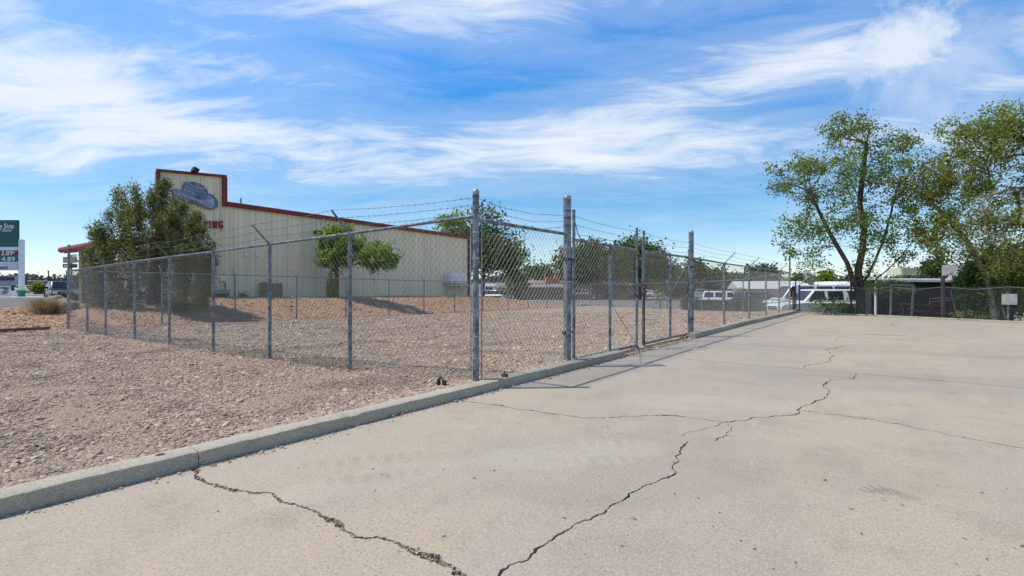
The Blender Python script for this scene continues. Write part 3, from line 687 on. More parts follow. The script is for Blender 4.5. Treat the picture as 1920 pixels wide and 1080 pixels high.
# --- back run
ysb = [4.4, 7.0, 9.55, 12.17, 14.7, 17.3, 19.8, 22.3, 24.9, 27.6, 30.0, 32.5, 35.0, 37.3, 39.5]
rzb = [CZ+float(np.interp(y, [4.4, 9.55, 12.2, 14.7, 19.8, 22.3, 30, 32.5, 39.5], [.555, .527, .496, .45, .406, .40, .35, .346, .37])) for y in ysb]
fence_run('galvanised chain link fence run along the foot of the brown bank behind the gravel yard', [(-21.1, y) for y in ysb], rzb, [e_back(y) for y in ysb], (.03, 0), (-.28, 0, .28),
          ends=(False, True), first_wires=[(-21.1, 4.4, z) for z in (1.95, 2.1, 2.25)], seed=2)
# --- far run
ts = [0, .14, .297, .46, .63, .81, 1.0]
Pf = [(lerp(fA.x, fB.x, t), lerp(fA.y, fB.y, t)) for t in ts]
rzf = [CZ+float(np.interp(t, [0, .14, .297, .46, 1], [.72, .45, .35, .34, .37])) for t in ts]
gzf = [z-1.86 for z in rzf]
nd = (fB-fA).normalized(); nrm = Vector((-nd.y, nd.x))*-1
fence_run('galvanised chain link fence run closing the far end of the gravel yard', Pf, rzf, gzf, (-.02, -.02), (nrm.x*.28, nrm.y*.28, .28), ends=(False, False), seed=3,
          first_wires=[(FX, 26.7, z) for z in (2.0, 2.1, 2.2)])
# --- kerb run beyond the gate
yk = [12.2, 15.16, 18.33, 21.15, 23.87, 26.7]
rzk = [CZ+v for v in (.725, .70, .71, .715, .72, .72)]
fence_run('galvanised chain link fence run on the kerb from the gate to the far concrete corner', [(FX, y) for y in yk], rzk, [.07]*6, (.03, 0), (.30, 0, .30), ends=(False, False), seed=4,
          first_wires=[(FX, 12.2, z) for z in (2.03, 2.14, 2.25)], last_wires=[(FX, 26.7, z) for z in (2.1, 2.2, 2.3)])
# --- fixed panel between corner post and gate hinge post
t = thing('panel_fence', 'short fixed chain link panel between the tall corner post and the thick hinge post', 'fence', (FX, 4.4, .07))
rail(t, (0, .03, 1.875), (0, 2.0, 1.88), .022); span_mesh(t, (0, .06), (0, 2.0), 0.0, 0.0, (.035, 0), 1.885)
for (dy, dx) in ((.065, .012), (1.985, .012)):
    b = MB(); b.box((dx+.02, dy, .95), (.004, .018, 1.8)); b.build('tension_bar', M_galvb, t)
b = MB(); b.box((-.065, -.015, .93), (.016, .004, 1.78)); b.build('tension_bar', M_galvb, tA)
for k, (za, zb) in enumerate(((2.20, 2.22), (2.115, 2.14), (2.03, 2.06))):
    barbed(t, [(0, 0.03, za-.07), (0.01, .55, za-.13), (0, 1.2, za-.12-.02*k), (0, 2.0, zb-.07)], .004, seed=30+k)
# --- gate leaves
def gate(label, y0, y1, ymid, zt0, zt1, top0, top1, brace, seed):
    t = thing('gate_leaf', label, 'gate', (FX, y0, 0), group='two leaves of the chain link double gate')
    for y, tp in ((y0, top0), (y1, top1)):
        b = MB(); b.tube([(0, y-y0, .045), (0, y-y0, tp)], .024, 12); s = b.build('stile', M_galv, t, smooth=True)
        b = MB(); b.lathe((0, y-y0, tp-.01), [(.026, 0), (.026, .02), (.015, .03)], 12); b.build('cap', M_galv, s)
    b = MB(); b.tube([(0, ymid-y0, .09), (0, ymid-y0, zt1)], .024, 12); b.build('mid_stile', M_galv, t, smooth=True)
    rail(t, (0, 0, zt0), (0, y1-y0, zt1), .024); rail(t, (0, 0, .085), (0, y1-y0, .085), .024, 'bottom_rail')
    span_mesh(t, (0, .03), (0, y1-y0-.03), .07, .07, (-.03, 0), zt0-.06)
    b = MB(); b.tube(brace, .0055, 6); b.build('brace_rod', M_galvb if seed else M_galv, t)
    for k in range(3):
        barbed(t, [(0, 0.0, zt0+.10+.13*k), (0, (y1-y0)*.4, zt0+.085+.12*k), (0, y1-y0, zt1+.10+.125*k)], .006, seed=50+k+seed*5)
    return t
g1 = gate('near leaf of the double gate, dark brace rod falling from its hinge side', 6.64, 8.985, 7.86, 1.885, 1.865, 2.32, 2.27, [(-.01, .03, 1.80), (-.012, 1.2, .95), (-.01, 2.33, .12)], 0)
g2 = gate('far leaf of the double gate, pale brace rod falling towards the latch', 9.32, 12.02, 10.78, 1.865, 1.88, 2.25, 2.05, [(-.01, 2.62, 1.75), (-.012, 1.3, .9), (-.01, .05, .14)], 1)
b = MB(); b.tube([(.015, .01, 2.15), (.01, .12, 1.96), (.0, .26, 1.88)], .008, 6); b.build('stay', M_galv, g1)
b = MB(); b.tube([(.01, -.075, .06), (.01, -.075, 2.14)], .017, 10); b.build('drop_pole', M_galv, g2, smooth=True)
b = MB(); b.tube([(.035, -.05, .04), (.035, -.05, 1.2)], .010, 8); b.build('drop_rod', M_rust, g2)
b = MB(); b.box((.035, -.05, 1.18), (.05, .10, .10)); b.tube([(.03, -.12, 1.14), (.05, .1, 1.16)], .012, 6); b.build('latch', M_rust, g2)
# hinges
for y, pst, zs, s in ((6.45, tB, (.50, 1.58), 1), (12.2, tC, (.42, 1.66), -1)):
    for z in zs:
        b = MB(); b.lathe((0, 0, z-.07), [(.062, -.016), (.062, .016)], 14); b.box((0, .095*s, z-.07), (.03, .09, .03)); b.box((0, -.09*s, z-.07), (.025, .07, .05)); b.build('hinge', M_dark, pst)
# chain with padlock round the meeting stiles
ch = thing('chain', 'rusty chain with padlock looped round the meeting stiles of the gate', 'chain', (FX, 9.15, 1.06))
for k in range(26):
    a = k/26*2*math.pi; c = Vector((.07*math.cos(a), .22*math.sin(a), .05*math.sin(a*2+.6)+random.uniform(-.008, .008)))
    b = MB(); T = Vector((-.07*math.sin(a), .22*math.cos(a), .1*math.cos(a*2+.6))).normalized(); Nn = (T.orthogonal().normalized() if k % 2 else T.cross(T.orthogonal()).normalized())
    b.tube([c+T*.026*math.cos(q*.785)+Nn*.014*math.sin(q*.785) for q in range(9)], .0055, 5, cap=False); b.build('link', M_rust, ch)
b = MB(); b.box((.09, -.02, -.06), (.025, .055, .055)); b.build('padlock', M_dark, ch, bevel=.005)
b = MB(); b.tube([(.05, .12, .02), (.06, .16, -.06), (.05, .13, -.13)], .007, 5); b.build('chain_end', M_rust, ch)
# rock and scraps at fence foot
b = MB(); b.tube([(0, 0, .0), (.01, .0, .05), (.05, .01, .075), (.10, .0, .05), (.105, 0, .0)], .012, 6); b.box((.02, 0, .02), (.03, .03, .05)); b.box((.11, 0, .02), (.03, .04, .06))
tag(b.build('gate_stop', M_dark, loc=(-4.05, 4.0, .09)), 'small black iron gate stop on the gravel beside the corner post', 'gate stop')
b = MB(); b.box((0, 0, .02), (.06, .05, .03)); b.tube([(0, 0, .03), (.0, 0, .065)], .008, 6); tag(b.build('bolt_stub', M_rust, loc=(-3.68, 4.75, .103)), 'small rusty bolt stub sticking up from the kerb top', 'bolt')
# weeds (dark dead tufts) under the left run
def tuft(x, y, z, n, h, sp, m, name, label, cat, group=None, seed=0, w=.006):
    rr = random.Random(seed); b = MB()
    for _ in range(n):
        a = rr.uniform(0, 6.28); r0 = abs(rr.gauss(0, sp*.35)); l = h*rr.uniform(.5, 1.1); o = rr.uniform(.15, .9)*sp
        p0 = Vector((r0*math.cos(a), r0*math.sin(a), 0)); p2 = p0+Vector((o*math.cos(a), o*math.sin(a), l)); p1 = (p0+p2)/2+Vector((0, 0, l*.12))
        s = Vector((-math.sin(a), math.cos(a), 0))*w
        b.add([p0-s, p0+s, p1+s*.7, p1-s*.7, p2], [(0, 1, 2, 3), (3, 2, 4)])
    return tag(b.build(name, m, loc=(x, y, z)), label, cat, group)

# ------------------------------------------------------------------ beige building on the bank
BX = -28.0
def wp(px, py): return onX(px, py, BX)
bl = thing('building', 'long beige sheet metal building with red roof trim and stepped front parapet', 'building', (BX, 20, .5))
def bld(b, name, m, parent=None, **k):
    o = b.build(name, m, parent or bl, **k)
    if parent is None: o.location = (-BX, -20, -.5)
    return o
y0 = wp(297, 400).y; ystep = wp(421, 380).y; y1 = wp(878, 445).y
zt0 = wp(297, 320).z; zt1 = wp(424, 331).z; zr0 = wp(424, 382).z; zr1 = wp(878, 445).z
def topz(y): return lerp(zt0, zt1, (y-y0)/(ystep-y0)) if y < ystep-.01 else lerp(zr0, zr1, (y-ystep)/(y1-ystep))
npan = int(round((y1-y0)/.915)); pw = (y1-y0)/npan
for i in range(npan):
    a = y0+i*pw; c = a+pw
    for (p, q) in ([(a, c)] if not (a < ystep < c) else [(a, ystep), (ystep, c)]):
        b = MB(); nr = 3; prof = []
        w = q-p
        for k in range(nr):
            s = p+w*k/nr; u = w/nr
            prof += [(s, .0), (s+u*.05, .034), (s+u*.14, .034), (s+u*.19, 0), (s+u*.55, 0), (s+u*.58, .008), (s+u*.62, .008), (s+u*.65, 0)]
        prof.append((q-.004, 0)); vs = []
        for (y, x) in prof: vs += [(BX+x, y, -.2), (BX+x, y, topz(min(max(y, p+.001), q-.02) if p < ystep else y)-.05)]
        fs = [(2*k, 2*k+2, 2*k+3, 2*k+1) for k in range(len(prof)-1)]
        b.add(vs, fs); bld(b, 'wall_panel', M_wall)
# body behind the panels
b = MB(); b.prism([(BX-.02, y0+.02, -.3), (BX-.02, y1-.02, -.3), (BX-.02, y1-.02, zr1-.1), (BX-.02, ystep, zr0-.1), (BX-.02, ystep, zt1-.1), (BX-.02, y0+.02, zt0-.1)][::-1], (-.25, 0, 0)); bld(b, 'wall', M_wall)
b = MB(); b.prism([(BX-.27, ystep+.1, zr0-.15), (BX-.27, y1-.02, zr1-.15), (BX-16, y1-.02, zr1-2.6), (BX-16, ystep+.1, zr0-2.6)], (0, 0, -.12)); bld(b, 'roof', M_red)
b = MB(); b.prism([(BX-.27, y1-.12, -1), (BX-.27, y1-.12, zr1-.3), (BX-15.8, y1-.12, zr1-2.75), (BX-15.8, y1-.12, -1)], (0, .1, 0)); bld(b, 'rear_wall', M_wall)
b = MB(); b.prism([(BX-.27, ystep+.2, 0), (BX-.27, ystep+.2, zr0-.3), (BX-15.8, ystep+.2, zr0-2.75), (BX-15.8, ystep+.2, 0)], (0, .1, 0)); bld(b, 'end_wall', M_wall)
b = MB(); b.box((BX-3.2, y0+1.6, 1.7), (5.8, 3.1, 2.9)); bld(b, 'front_room', M_wall)
# trims
def trim(p, q, w, d=.16, name='trim'):
    b = MB(); p = Vector(p); q = Vector(q); n = (q-p).normalized(); s = Vector((0, -n.z, n.y))*w/2
    b.prism([p-s, p+s, q+s, q-s], (d, 0, 0)); return bld(b, name, M_red)
X0 = BX-.03
trim((X0, y0-.10, zt0), (X0, ystep+.06, zt1), .12)
trim((X0, y0-.04, -.2), (X0, y0-.04, zt0-.06), .17)
trim((X0, ystep-.03, zr0-.15), (X0, ystep-.03, zt1-.06), .24)
trim((X0, ystep+.09, zr0-.02), (X0, y1+.06, zr1-.02), .24, .20, 'gutter')
trim((X0, y1+.02, -.2), (X0, y1+.02, zr1-.14), .22)
# flood light on the parapet and two small lights, wall pack
def lightbox(px, py, w, h, nm, dx=.15, tilt=0.0, m=None):
    p = wp(px, py); b = MB(); b.box((0, 0, 0), (dx, w, h), m=Matrix.Rotation(tilt, 3, 'X')); b.box((-dx*.5-.03, 0, 0), (.08, w*.4, h*.4)); o = bld(b, nm, m or M_blkpl, bevel=.01); o.location = (p.x-BX+dx*.6+.06, p.y-20, p.z-.5); return o
lightbox(362, 320.5, .26, .24, 'flood_light', .3, -.4)
lightbox(594, 436, .50, .16, 'wall_light', .25)
for px, py in ((459, 477), (480, 477), (593, 480)):
    p = wp(px, py); b = MB(); b.lathe((0, 0, -.09), [(.10, 0), (.11, .03), (.07, .10), (.07, .17)], 10); o = bld(b, 'lamp', M_white); o.location = (p.x-BX+.14, p.y-20, p.z-.5)
# electric boxes left of the pallets
def wbox(pxa, pya, pxb, pyb, d, nm, m, x0=0.0):
    a = wp(pxa, pya); c = wp(pxb, pyb); b = MB(); b.box((BX+.035+x0+d/2, (a.y+c.y)/2, (a.z+c.z)/2), (d, abs(c.y-a.y), abs(c.z-a.z))); return bld(b, nm, m, bevel=.01)
M_greyg = mat('grey_green_cabinet', (.22, .28, .27), .5)
wbox(410, 519, 419, 527, .15, 'meter_box', M_white)
p = wp(417, 527); q = wp(418.5, 558); b = MB(); b.tube([(BX+.1, p.y, p.z), (BX+.1, lerp(p.y, q.y, .5)+.1, p.z-.15), (BX+.1, q.y, q.z)], .025, 6); bld(b, 'conduit', M_blkpl)
wbox(384, 543, 419, 550, .8, 'cabinet_top', M_greyg); wbox(386, 550.2, 418, 561, .7, 'cabinet', M_blkpl)
# swamp cooler on bracket at right end
co = wbox(832, 512, 862, 531, .75, 'evaporative_cooler', M_white)
for k in range(9):
    a = wp(832, 514+k*1.9); c = wp(862, 514+k*1.9); b = MB(); b.box((BX+.80, (a.y+c.y)/2, (a.z+c.z)/2), (.02, abs(c.y-a.y)*.86, .035)); bld(b, 'louvre', M_white)
wbox(829, 532, 864, 536, .85, 'bracket_shelf', mat('galv_shelf', (.4, .4, .38), .5))
for px in (831, 862):
    a = wp(px, 536); b = MB(); b.tube([(BX+.8, a.y, a.z), (BX+.05, a.y, a.z-.7)], .025, 6); bld(b, 'bracket', M_galv)
a = wp(872, 530); c = wp(860, 545); b = MB(); b.tube([(BX+.2, a.y, a.z), (BX+.2, c.y, c.z)], .03, 6); bld(b, 'pipe', M_dark)
a = wp(468, 373); b = MB(); b.tube([(BX-1, a.y, a.z-.5), (BX-1, a.y, a.z+.15)], .04, 6); bld(b, 'vent_pipe', M_galv)
# wooden pallets leaning on the wall
M_wood = mat('weathered_wood', (.28, .19, .12), .9, 0, .35, 8, .3, 40)
def pallet(pxa, pxb, py0, py1, label, rx=.0):
    a = wp(pxa, py1); c = wp(pxb, py0); w = abs(c.y-a.y); h = abs(c.z-a.z)
    t = thing('pallet', label, 'pallet', (BX+.42, (a.y+c.y)/2, a.z), group='wooden pallets leaning against the beige wall'); t.rotation_euler.y = R(-8)
    n = 7
    for k in range(n):
        b = MB(); b.box((0, -w/2+w*(k+.5)/n, h/2), (.025, w/n*.8, h*random.uniform(.95, 1.02))); b.build('plank', M_wood, t)
    for k in range(3):
        b = MB(); b.box((-.06, 0, h*(.06+.43*k)), (.09, w*.98, .06)); b.build('stringer', M_wood, t)
pallet(482, 501, 529, 562, 'wooden pallet with narrow planks leaning on the beige wall, left of its pair')
pallet(503, 524, 530.5, 561, 'wooden pallet leaning on the beige wall, right of its pair')
# lettering
def letter(ch, w, h, d=.08):
    b = MB(); s = w*.27; sf = h*.12
    def bar(x0, z0, x1, z1): b.box((d/2, (x0+x1)/2, (z0+z1)/2), (d, abs(x1-x0), abs(z1-z0)))
    def stroke(x0, z0, x1, z1, t):
        v = Vector((0, x1-x0, z1-z0)).normalized(); n = Vector((0, -v.z, v.y))*t/2
        b.prism([Vector((0, x0, z0))-n, Vector((0, x0, z0))+n, Vector((0, x1, z1))+n, Vector((0, x1, z1))-n], (d+.002, 0, 0))
    if ch == 'T': bar(w/2-s/2, 0, w/2+s/2, h-sf); bar(w*.2, 0, w*.8, sf*.99); bar(0, h-sf*1.1, w, h); bar(0, h-h*.27, s*.5, h-sf*1.11); bar(w-s*.5, h-h*.27, w, h-sf*1.11)
    if ch == 'I': bar(w/2-s/2, sf, w/2+s/2, h-sf); bar(w*.12, 0, w*.88, sf*.99); bar(w*.12, h-sf*.99, w*.88, h)
    if ch == 'N': bar(.08*w, sf, .08*w+s*.8, h); bar(w*.92-s*.8, 0, w*.92, h-sf); stroke(.16*w, h*.93, w*.84, h*.08, s*1.0); bar(-.04*w, 0, w*.42, sf*.99); bar(w*.58, h-sf*.99, w*1.04, h); bar(-.04*w, h-sf*.99, .08*w, h)
    if ch == 'G':
        bar(0, h*.18, s, h*.82); bar(w*.18, h-sf*1.3, w*.8, h); bar(w*.18, 0, w*.8, sf*1.3); stroke(s*.4, h*.82, w*.25, h*.95, s*.8); stroke(s*.4, h*.18, w*.25, h*.05, s*.8)
        bar(w-s, 0, w, h*.46); bar(w*.5, h*.38, w*1.06, h*.5); bar(w-s*.8, h*.7, w, h)
    if ch == 'A': stroke(w*.1, 0, w*.5, h*.98, s*.8); stroke(w*.9, 0, w*.5, h*.98, s); bar(w*.25, h*.28, w*.75, h*.4); bar(-.05*w, 0, w*.33, sf); bar(w*.67, 0, w*1.05, sf)
    return b
for ch, pxa, pxb in (('A', 367, 376), ('T', 381, 388.6), ('I', 390.2, 395), ('N', 397.5, 406), ('G', 408.8, 416.5)):
    a = wp(pxa, 428); c = wp(pxb, 428); t_ = wp((pxa+pxb)/2, 414.5)
    o = bld(letter(ch, c.y-a.y, t_.z-a.z), 'letter', M_sred if False else mat('sign_red', (.36, .015, .02), .4)); o.location = (.04, a.y-20, a.z-.5)
# hat sign
hat = [(322, 357), (326, 354), (337, 357), (341, 353), (342, 347), (346, 342), (352, 341), (363, 341.5), (374, 345), (382, 350), (387, 357), (389, 363), (398, 366), (405, 373), (408, 380), (407, 388), (402, 391.5), (396, 393.5), (388, 392.5), (378, 389), (366, 385), (352, 380.5), (338, 374.5), (328, 371), (322, 366)]
M_hat = mat('hat_blue', (.155, .20, .285), .6, 0, .25, 2.2); M_hatl = mat('hat_light', (.36, .39, .50), .6, 0, .25, 2.5); M_hatw = mat('hat_line', (.55, .58, .62), .6)
def flat(poly, x, d, nm, m, parent=None):
    P = [wp(*p) for p in poly]; P = [Vector((BX+x, p.y, p.z)) for p in P]
    if sum((P[i].y*P[(i+1) % len(P)].z-P[(i+1) % len(P)].y*P[i].z) for i in range(len(P))) < 0: P = P[::-1]
    b = MB(); b.prism(P, (d, 0, 0)); o = b.build(nm, m, parent or bl); o.location = (-BX, -20, -.5)
    if parent is not None and parent is not bl: o.location = (0, 0, 0)
    return o
hs_ = flat(hat, .05, .04, 'hat_sign', M_hat)
flat([(325, 357), (336, 359), (352, 368), (368, 373), (384, 376), (388, 366), (394, 367), (399, 374), (400, 384), (396, 391), (384, 387), (366, 377), (348, 372), (334, 369), (325, 364)], .092, .008, 'brim', M_hatl, hs_)
flat([(343, 353), (348, 343), (356, 342), (368, 344), (380, 351), (386, 359), (386, 372), (376, 372), (358, 367), (344, 360)], .101, .006, 'crown', M_hat, hs_)
def lineart(pts, w, nm):
    P = [wp(*p) for p in pts]; b = MB(); b.tube([(BX+.112, p.y, p.z) for p in P], w, 5); b.build(nm, M_hatw, hs_)
lineart([(350, 343), (356, 347), (366, 352), (377, 355), (383, 352.5), (381, 350)], .018, 'crease'); lineart([(364, 345), (371, 350), (377, 354)], .014, 'crease')
lineart([(334, 365), (350, 368), (368, 376), (384, 386), (398, 392)], .012, 'brim_line')
for px, py in ((345, 357), (352, 359.5), (360, 363)):
    p = wp(px, py); b = MB(); b.lathe((BX+.107, p.y, p.z), [(.035, 0), (.035, .01)], 8, axis=(1, 0, 0)); b.build('stud', M_hatw, hs_)
# front porch canopy, column, slab
p = Vector((BX, 5.7, 0))
b = MB(); b.prism([(BX-.2, 6.95, 3.22), (BX-.2, 9.1, 3.6), (BX-.2, 9.1, 3.3), (BX-.2, 7.0, 2.95)], (-6.2, 0, 0)); bld(b, 'canopy', M_red)
b = MB(); b.tube([(BX-.1, 6.9, 3.12), (BX-6.4, 6.9, 3.12)], .15, 12); bld(b, 'canopy_roll', M_red, smooth=True)
M_brk = mat('brown_masonry', (.19, .135, .105), .9, 0, .3, 9, .5, 20)
for k in range(12):
    b = MB(); b.box((BX-3.0, 7.15, .45+.225*k), (.5, .5, .215)); bld(b, 'masonry_block', M_brk)
b = MB(); b.box((BX-3.2, 7.9, .28), (6.6, 2.3, .16)); bld(b, 'porch_slab', M_kerb, bevel=.01)

# ------------------------------------------------------------------ trees
def grow(trunk, tips, r0, seed, jit=.18, upw=.0, stems=()):
    """trunk: list of points; tips: points to be reached. Returns nodes, parents, radii"""
    rr = random.Random(seed); nodes = [Vector(p) for p in trunk]; par = [-1]+list(range(len(trunk)-1)); pl = [0.0]*len(trunk); nt1 = len(trunk)
    for k0, pts in stems:
        prev = k0
        for p in pts: nodes.append(Vector(p)); par.append(prev); pl.append(0.0); prev = len(nodes)-1
    nt0 = len(nodes); start = max(1, int(nt1*.35))
    tips = sorted([Vector(t) for t in tips], key=lambda t: min((t-n).length for n in nodes[start:]))
    tipn = []
    for t in tips:
        best = None; bd = 1e9
        for i in range(start, len(nodes)):
            n = nodes[i]; d = (t-n).length*(1.0+(.7 if t.z < n.z else 0))
            if i >= nt0: d += .12+.38*pl[i]
            if d < bd: bd = d; best = i
        a = nodes[best]; L = (t-a).length; k = max(1, int(L/.45)); prev = best
        for j in range(1, k+1):
            f = j/k; p = a.lerp(t, f); s = L*jit*math.sin(f*math.pi)*.5
            p += Vector((rr.uniform(-s, s), rr.uniform(-s, s), rr.uniform(-s, s)+s*upw)) if j < k else Vector((0, 0, 0))
            nodes.append(p); par.append(prev); pl.append(pl[prev]+(p-nodes[prev]).length); prev = len(nodes)-1
        tipn.append(prev)
    cnt = [0.0]*len(nodes)
    for i in tipn: cnt[i] += 1
    for i in range(len(nodes)-1, 0, -1): cnt[par[i]] += cnt[i]
    mx = max(cnt[0], 1); rad = [max(.005, r0*(c/mx)**.58) for c in cnt]
    for i in range(nt1): rad[i] = max(rad[i], r0*(1-.6*i/nt1)) if cnt[i] else rad[i]
    return nodes, par, rad
def limbs(nodes, par, rad, n=6):
    ch = {}
    for i, p in enumerate(par): ch.setdefault(p, []).append(i)
    b = MB(); todo = [(0, None)]
    while todo:
        i, pre = todo.pop(); pts = [nodes[pre]] if pre is not None else []; rs_ = [min(rad[i]*1.05, rad[pre])] if pre is not None else []
        cur = i
        while True:
            pts.append(nodes[cur]); rs_.append(rad[cur]); c = ch.get(cur, [])
            if not c: rs_[-1] *= .6; break
            c = sorted(c, key=lambda k: -rad[k])
            for k in c[1:]: todo.append((k, cur))
            cur = c[0]
        if len(pts) > 1: b.tube(pts, rs_, n if rs_[0] > .03 else 4, cap=False)
    return b
def leaves(centers, per, spread, size, seed, aspect=.5, up=0.0, droop=0.0, sizevar=.35, dirs=None):
    r = np.random.RandomState(seed); cnt = np.maximum(1, (per*r.lognormal(-.15, .6, len(centers))).astype(int)); C = np.repeat(np.array([tuple(c) for c in centers]), cnt, axis=0); n = len(C)
    P = C+r.normal(0, 1, (n, 3))*np.array(spread)
    a = r.uniform(0, 2*math.pi, n); zc_ = r.uniform(-1, 1, n)*(1-abs(up))+up
    d = np.stack([np.cos(a)*np.sqrt(np.clip(1-zc_**2, 0, 1)), np.sin(a)*np.sqrt(np.clip(1-zc_**2, 0, 1)), zc_-droop], 1); d /= np.linalg.norm(d, axis=1)[:, None]
    o = r.normal(0, 1, (n, 3)); s = np.cross(d, o); s /= np.linalg.norm(s, axis=1)[:, None]
    nn = np.cross(d, s)
    L = size*(1+r.uniform(-sizevar, sizevar, n))[:, None]
    V = np.stack([P, P+d*L*.5+s*L*aspect*.5+nn*L*.12, P+d*L, P+d*L*.5-s*L*aspect*.5+nn*L*.12], 1).reshape(-1, 3)
    me = bpy.data.meshes.new('crown'); me.vertices.add(4*n); me.vertices.foreach_set('co', V.ravel().astype(np.float32))
    me.loops.add(4*n); me.loops.foreach_set('vertex_index', np.arange(4*n, dtype=np.int32))
    me.polygons.add(n); me.polygons.foreach_set('loop_start', np.arange(0, 4*n, 4, dtype=np.int32)); me.polygons.foreach_set('loop_total', np.full(n, 4, dtype=np.int32))
    me.update(calc_edges=True); return me
def inblob(rr, c, rad, shell=.35):
    while True:
        v = Vector([rr.uniform(-1, 1) for _ in range(3)])
        l = v.length
        if .001 < l <= 1 and rr.random() < shell+(1-shell)*l: return Vector(c)+Vector((v.x*rad[0], v.y*rad[1], v.z*rad[2]))
def tree(name, label, cat, base, trunk, blobs, ntip, per, spread, size, leaf, r0, seed, bark=None, group=None, aspect=.5, jit=.18, bare=0, up=0., droop=0., crownname='crown', stems=()):
    """trunk: list of world points; blobs: (center, (rx,ry,rz), weight) world"""
    rr = random.Random(seed); base = Vector(base); t = thing(name, label, cat, base, group=group)
    tot = sum(b[2] for b in blobs); tips = []
    for c, rad, w in blobs:
        for _ in range(max(2, int(ntip*w/tot))): tips.append(inblob(rr, c, rad)-base)
    tr = [Vector(p)-base for p in trunk]
    nodes, par, rad = grow(tr, tips, r0, seed, jit, stems=[(k, [Vector(p)-base for p in q]) for k, q in stems])
    limbs(nodes, par, rad).build('trunk', bark or M_bark, t, smooth=True)
    if per:
        # leaf clusters at the tips and along the outer twigs
        cl = list(tips)
        for i in range(len(nodes)):
            if rad[i] < .02 and rr.random() < .5: cl.append(nodes[i])
        me = leaves(cl[:int(len(cl)*(1-bare))], per, spread, size, seed, aspect, up, droop); me.materials.append(leaf)
        o = bpy.data.objects.new(crownname, me); COL.objects.link(o); o.parent = t
    return t
def pb(px, py, depth, rpx, rpz, ry=None, w=1.0):
    """blob given by where it stands in the photograph and its distance"""
    c = at(px, depth, py); k = depth/F; a = rpx*k; return (c, (a, ry if ry else a, rpz*k), w)
L_elm = leafmat('elm_leaf', (.07, .11, .028), (.225, .285, .085), .45)
L_elm2 = leafmat('elm_leaf_yellow', (.095, .13, .032), (.29, .32, .10), .45)
L_jun = leafmat('juniper_leaf', (.07, .088, .03), (.25, .26, .105), .25)
L_ash = leafmat('ash_leaf', (.065, .13, .02), (.24, .35, .06), .42)
L_bg = leafmat('far_leaf', (.035, .06, .022), (.12, .16, .055), .3)
L_bg2 = leafmat('far_leaf_light', (.045, .075, .022), (.12, .16, .05), .25)
L_blue = leafmat('far_leaf_haze', (.04, .065, .055), (.09, .125, .10), .2)  # blue cast of distance haze put into the leaf colour

# big elm at the end of the concrete
D = 21.8
bs = at(1613, D, z=-.05)
tr = [bs, at(1614, D, 560), at(1612, D, 535), at(1609, D+.1, 505), at(1617, D+.2, 470), at(1620, D+.3, 430), at(1612, D+.2, 380), at(1618, D+.1, 320), at(1625, D, 270)]
tree('elm_tree', 'open crowned elm with several dark stems rising at the far edge of the concrete', 'tree', bs, tr,
     [pb(1615, 300, D, 70, 70, 1.6, 1.6), pb(1540, 330, D, 75, 50, 1.6, 1.3), pb(1480, 330, D, 40, 38, 1.0, .5), pb(1680, 320, D-.5, 55, 65, 1.5, 1.2), pb(1560, 420, D, 75, 55, 1.8, 1.2), pb(1650, 420, D, 70, 60, 1.6, 1.1),
      pb(1500, 440, D, 40, 50, 1.0, .5), pb(1590, 235, D, 45, 22, .9, .6), pb(1520, 500, D, 40, 28, .8, .3), pb(1620, 520, D, 50, 28, 1.0, .3), pb(1690, 470, D, 30, 30, .8, .25)],
     500, 25, (.15, .15, .13), .108, L_elm, .175, 11, aspect=.55,
     stems=[(1, [at(1606, D-.1, 545), at(1598, D-.2, 520), at(1588, D-.3, 492), at(1570, D-.4, 462), at(1552, D-.5, 430), at(1535, D-.6, 395), at(1520, D-.7, 360)]),
            (2, [at(1626, D, 520), at(1640, D+.1, 490), at(1655, D+.2, 455), at(1668, D+.3, 410), at(1680, D+.3, 360)]), (2, [at(1640, D-.2, 526), at(1665, D-.3, 505), at(1690, D-.4, 480)])])
# two extra stems and the leaning tree
bs = at(1864, 19.6, z=-.1)
tr = [bs, at(1858, 19.6, 560), at(1848, 19.7, 520), at(1830, 19.8, 480), at(1808, 20, 445), at(1786, 20.2, 420), at(1765, 20.4, 398), at(1738, 20.6, 372), at(1715, 20.8, 355)]
tree('leaning_elm', 'grey barked elm leaning up to the left over the junk yard fence', 'tree', bs, tr,
     [pb(1725, 350, 20.7, 55, 45, 1.3, 1.0), pb(1790, 330, 20.3, 60, 50, 1.4, 1.1), pb(1790, 440, 20, 50, 55, 1.2, .8), pb(1850, 400, 19.8, 60, 60, 1.2, .7), pb(1740, 430, 20.5, 45, 30, 1.0, .5)],
     330, 24, (.15, .15, .13), .108, L_elm2, .105, 12, bark=M_barkg, aspect=.55)
bs = at(2080, 19.0, z=-.1)
tr = [bs, at(2070, 19, 480), at(2040, 19, 400), at(1990, 19, 330), at(1930, 19.2, 270), at(1880, 19.3, 240)]
tree('spreading_elm', 'elm rooted right of the view spreading leafy limbs into the upper right', 'tree', bs, tr,
     [pb(1880, 250, 19.2, 70, 50, 1.5, 1.3), pb(1830, 290, 19.4, 55, 60, 1.4, .9), pb(1950, 230, 19, 70, 50, 1.6, 1.0), pb(1900, 330, 19.0, 60, 45, 1.3, .8), pb(2030, 300, 19, 90, 80, 1.8, .8), pb(1790, 240, 19.6, 30, 25, .7, .2), pb(1900, 420, 18.8, 50, 40, .9, .5), pb(1870, 490, 19.0, 40, 30, .8, .35)],
     400, 26, (.15, .15, .13), .108, L_elm2, .16, 13, aspect=.55)
bs = at(2120, 18.4, z=-.1)
tr = [bs, at(2090, 18.4, 450), at(2020, 18.4, 375), at(1960, 18.4, 352), at(1900, 18.5, 352), at(1850, 18.6, 368)]
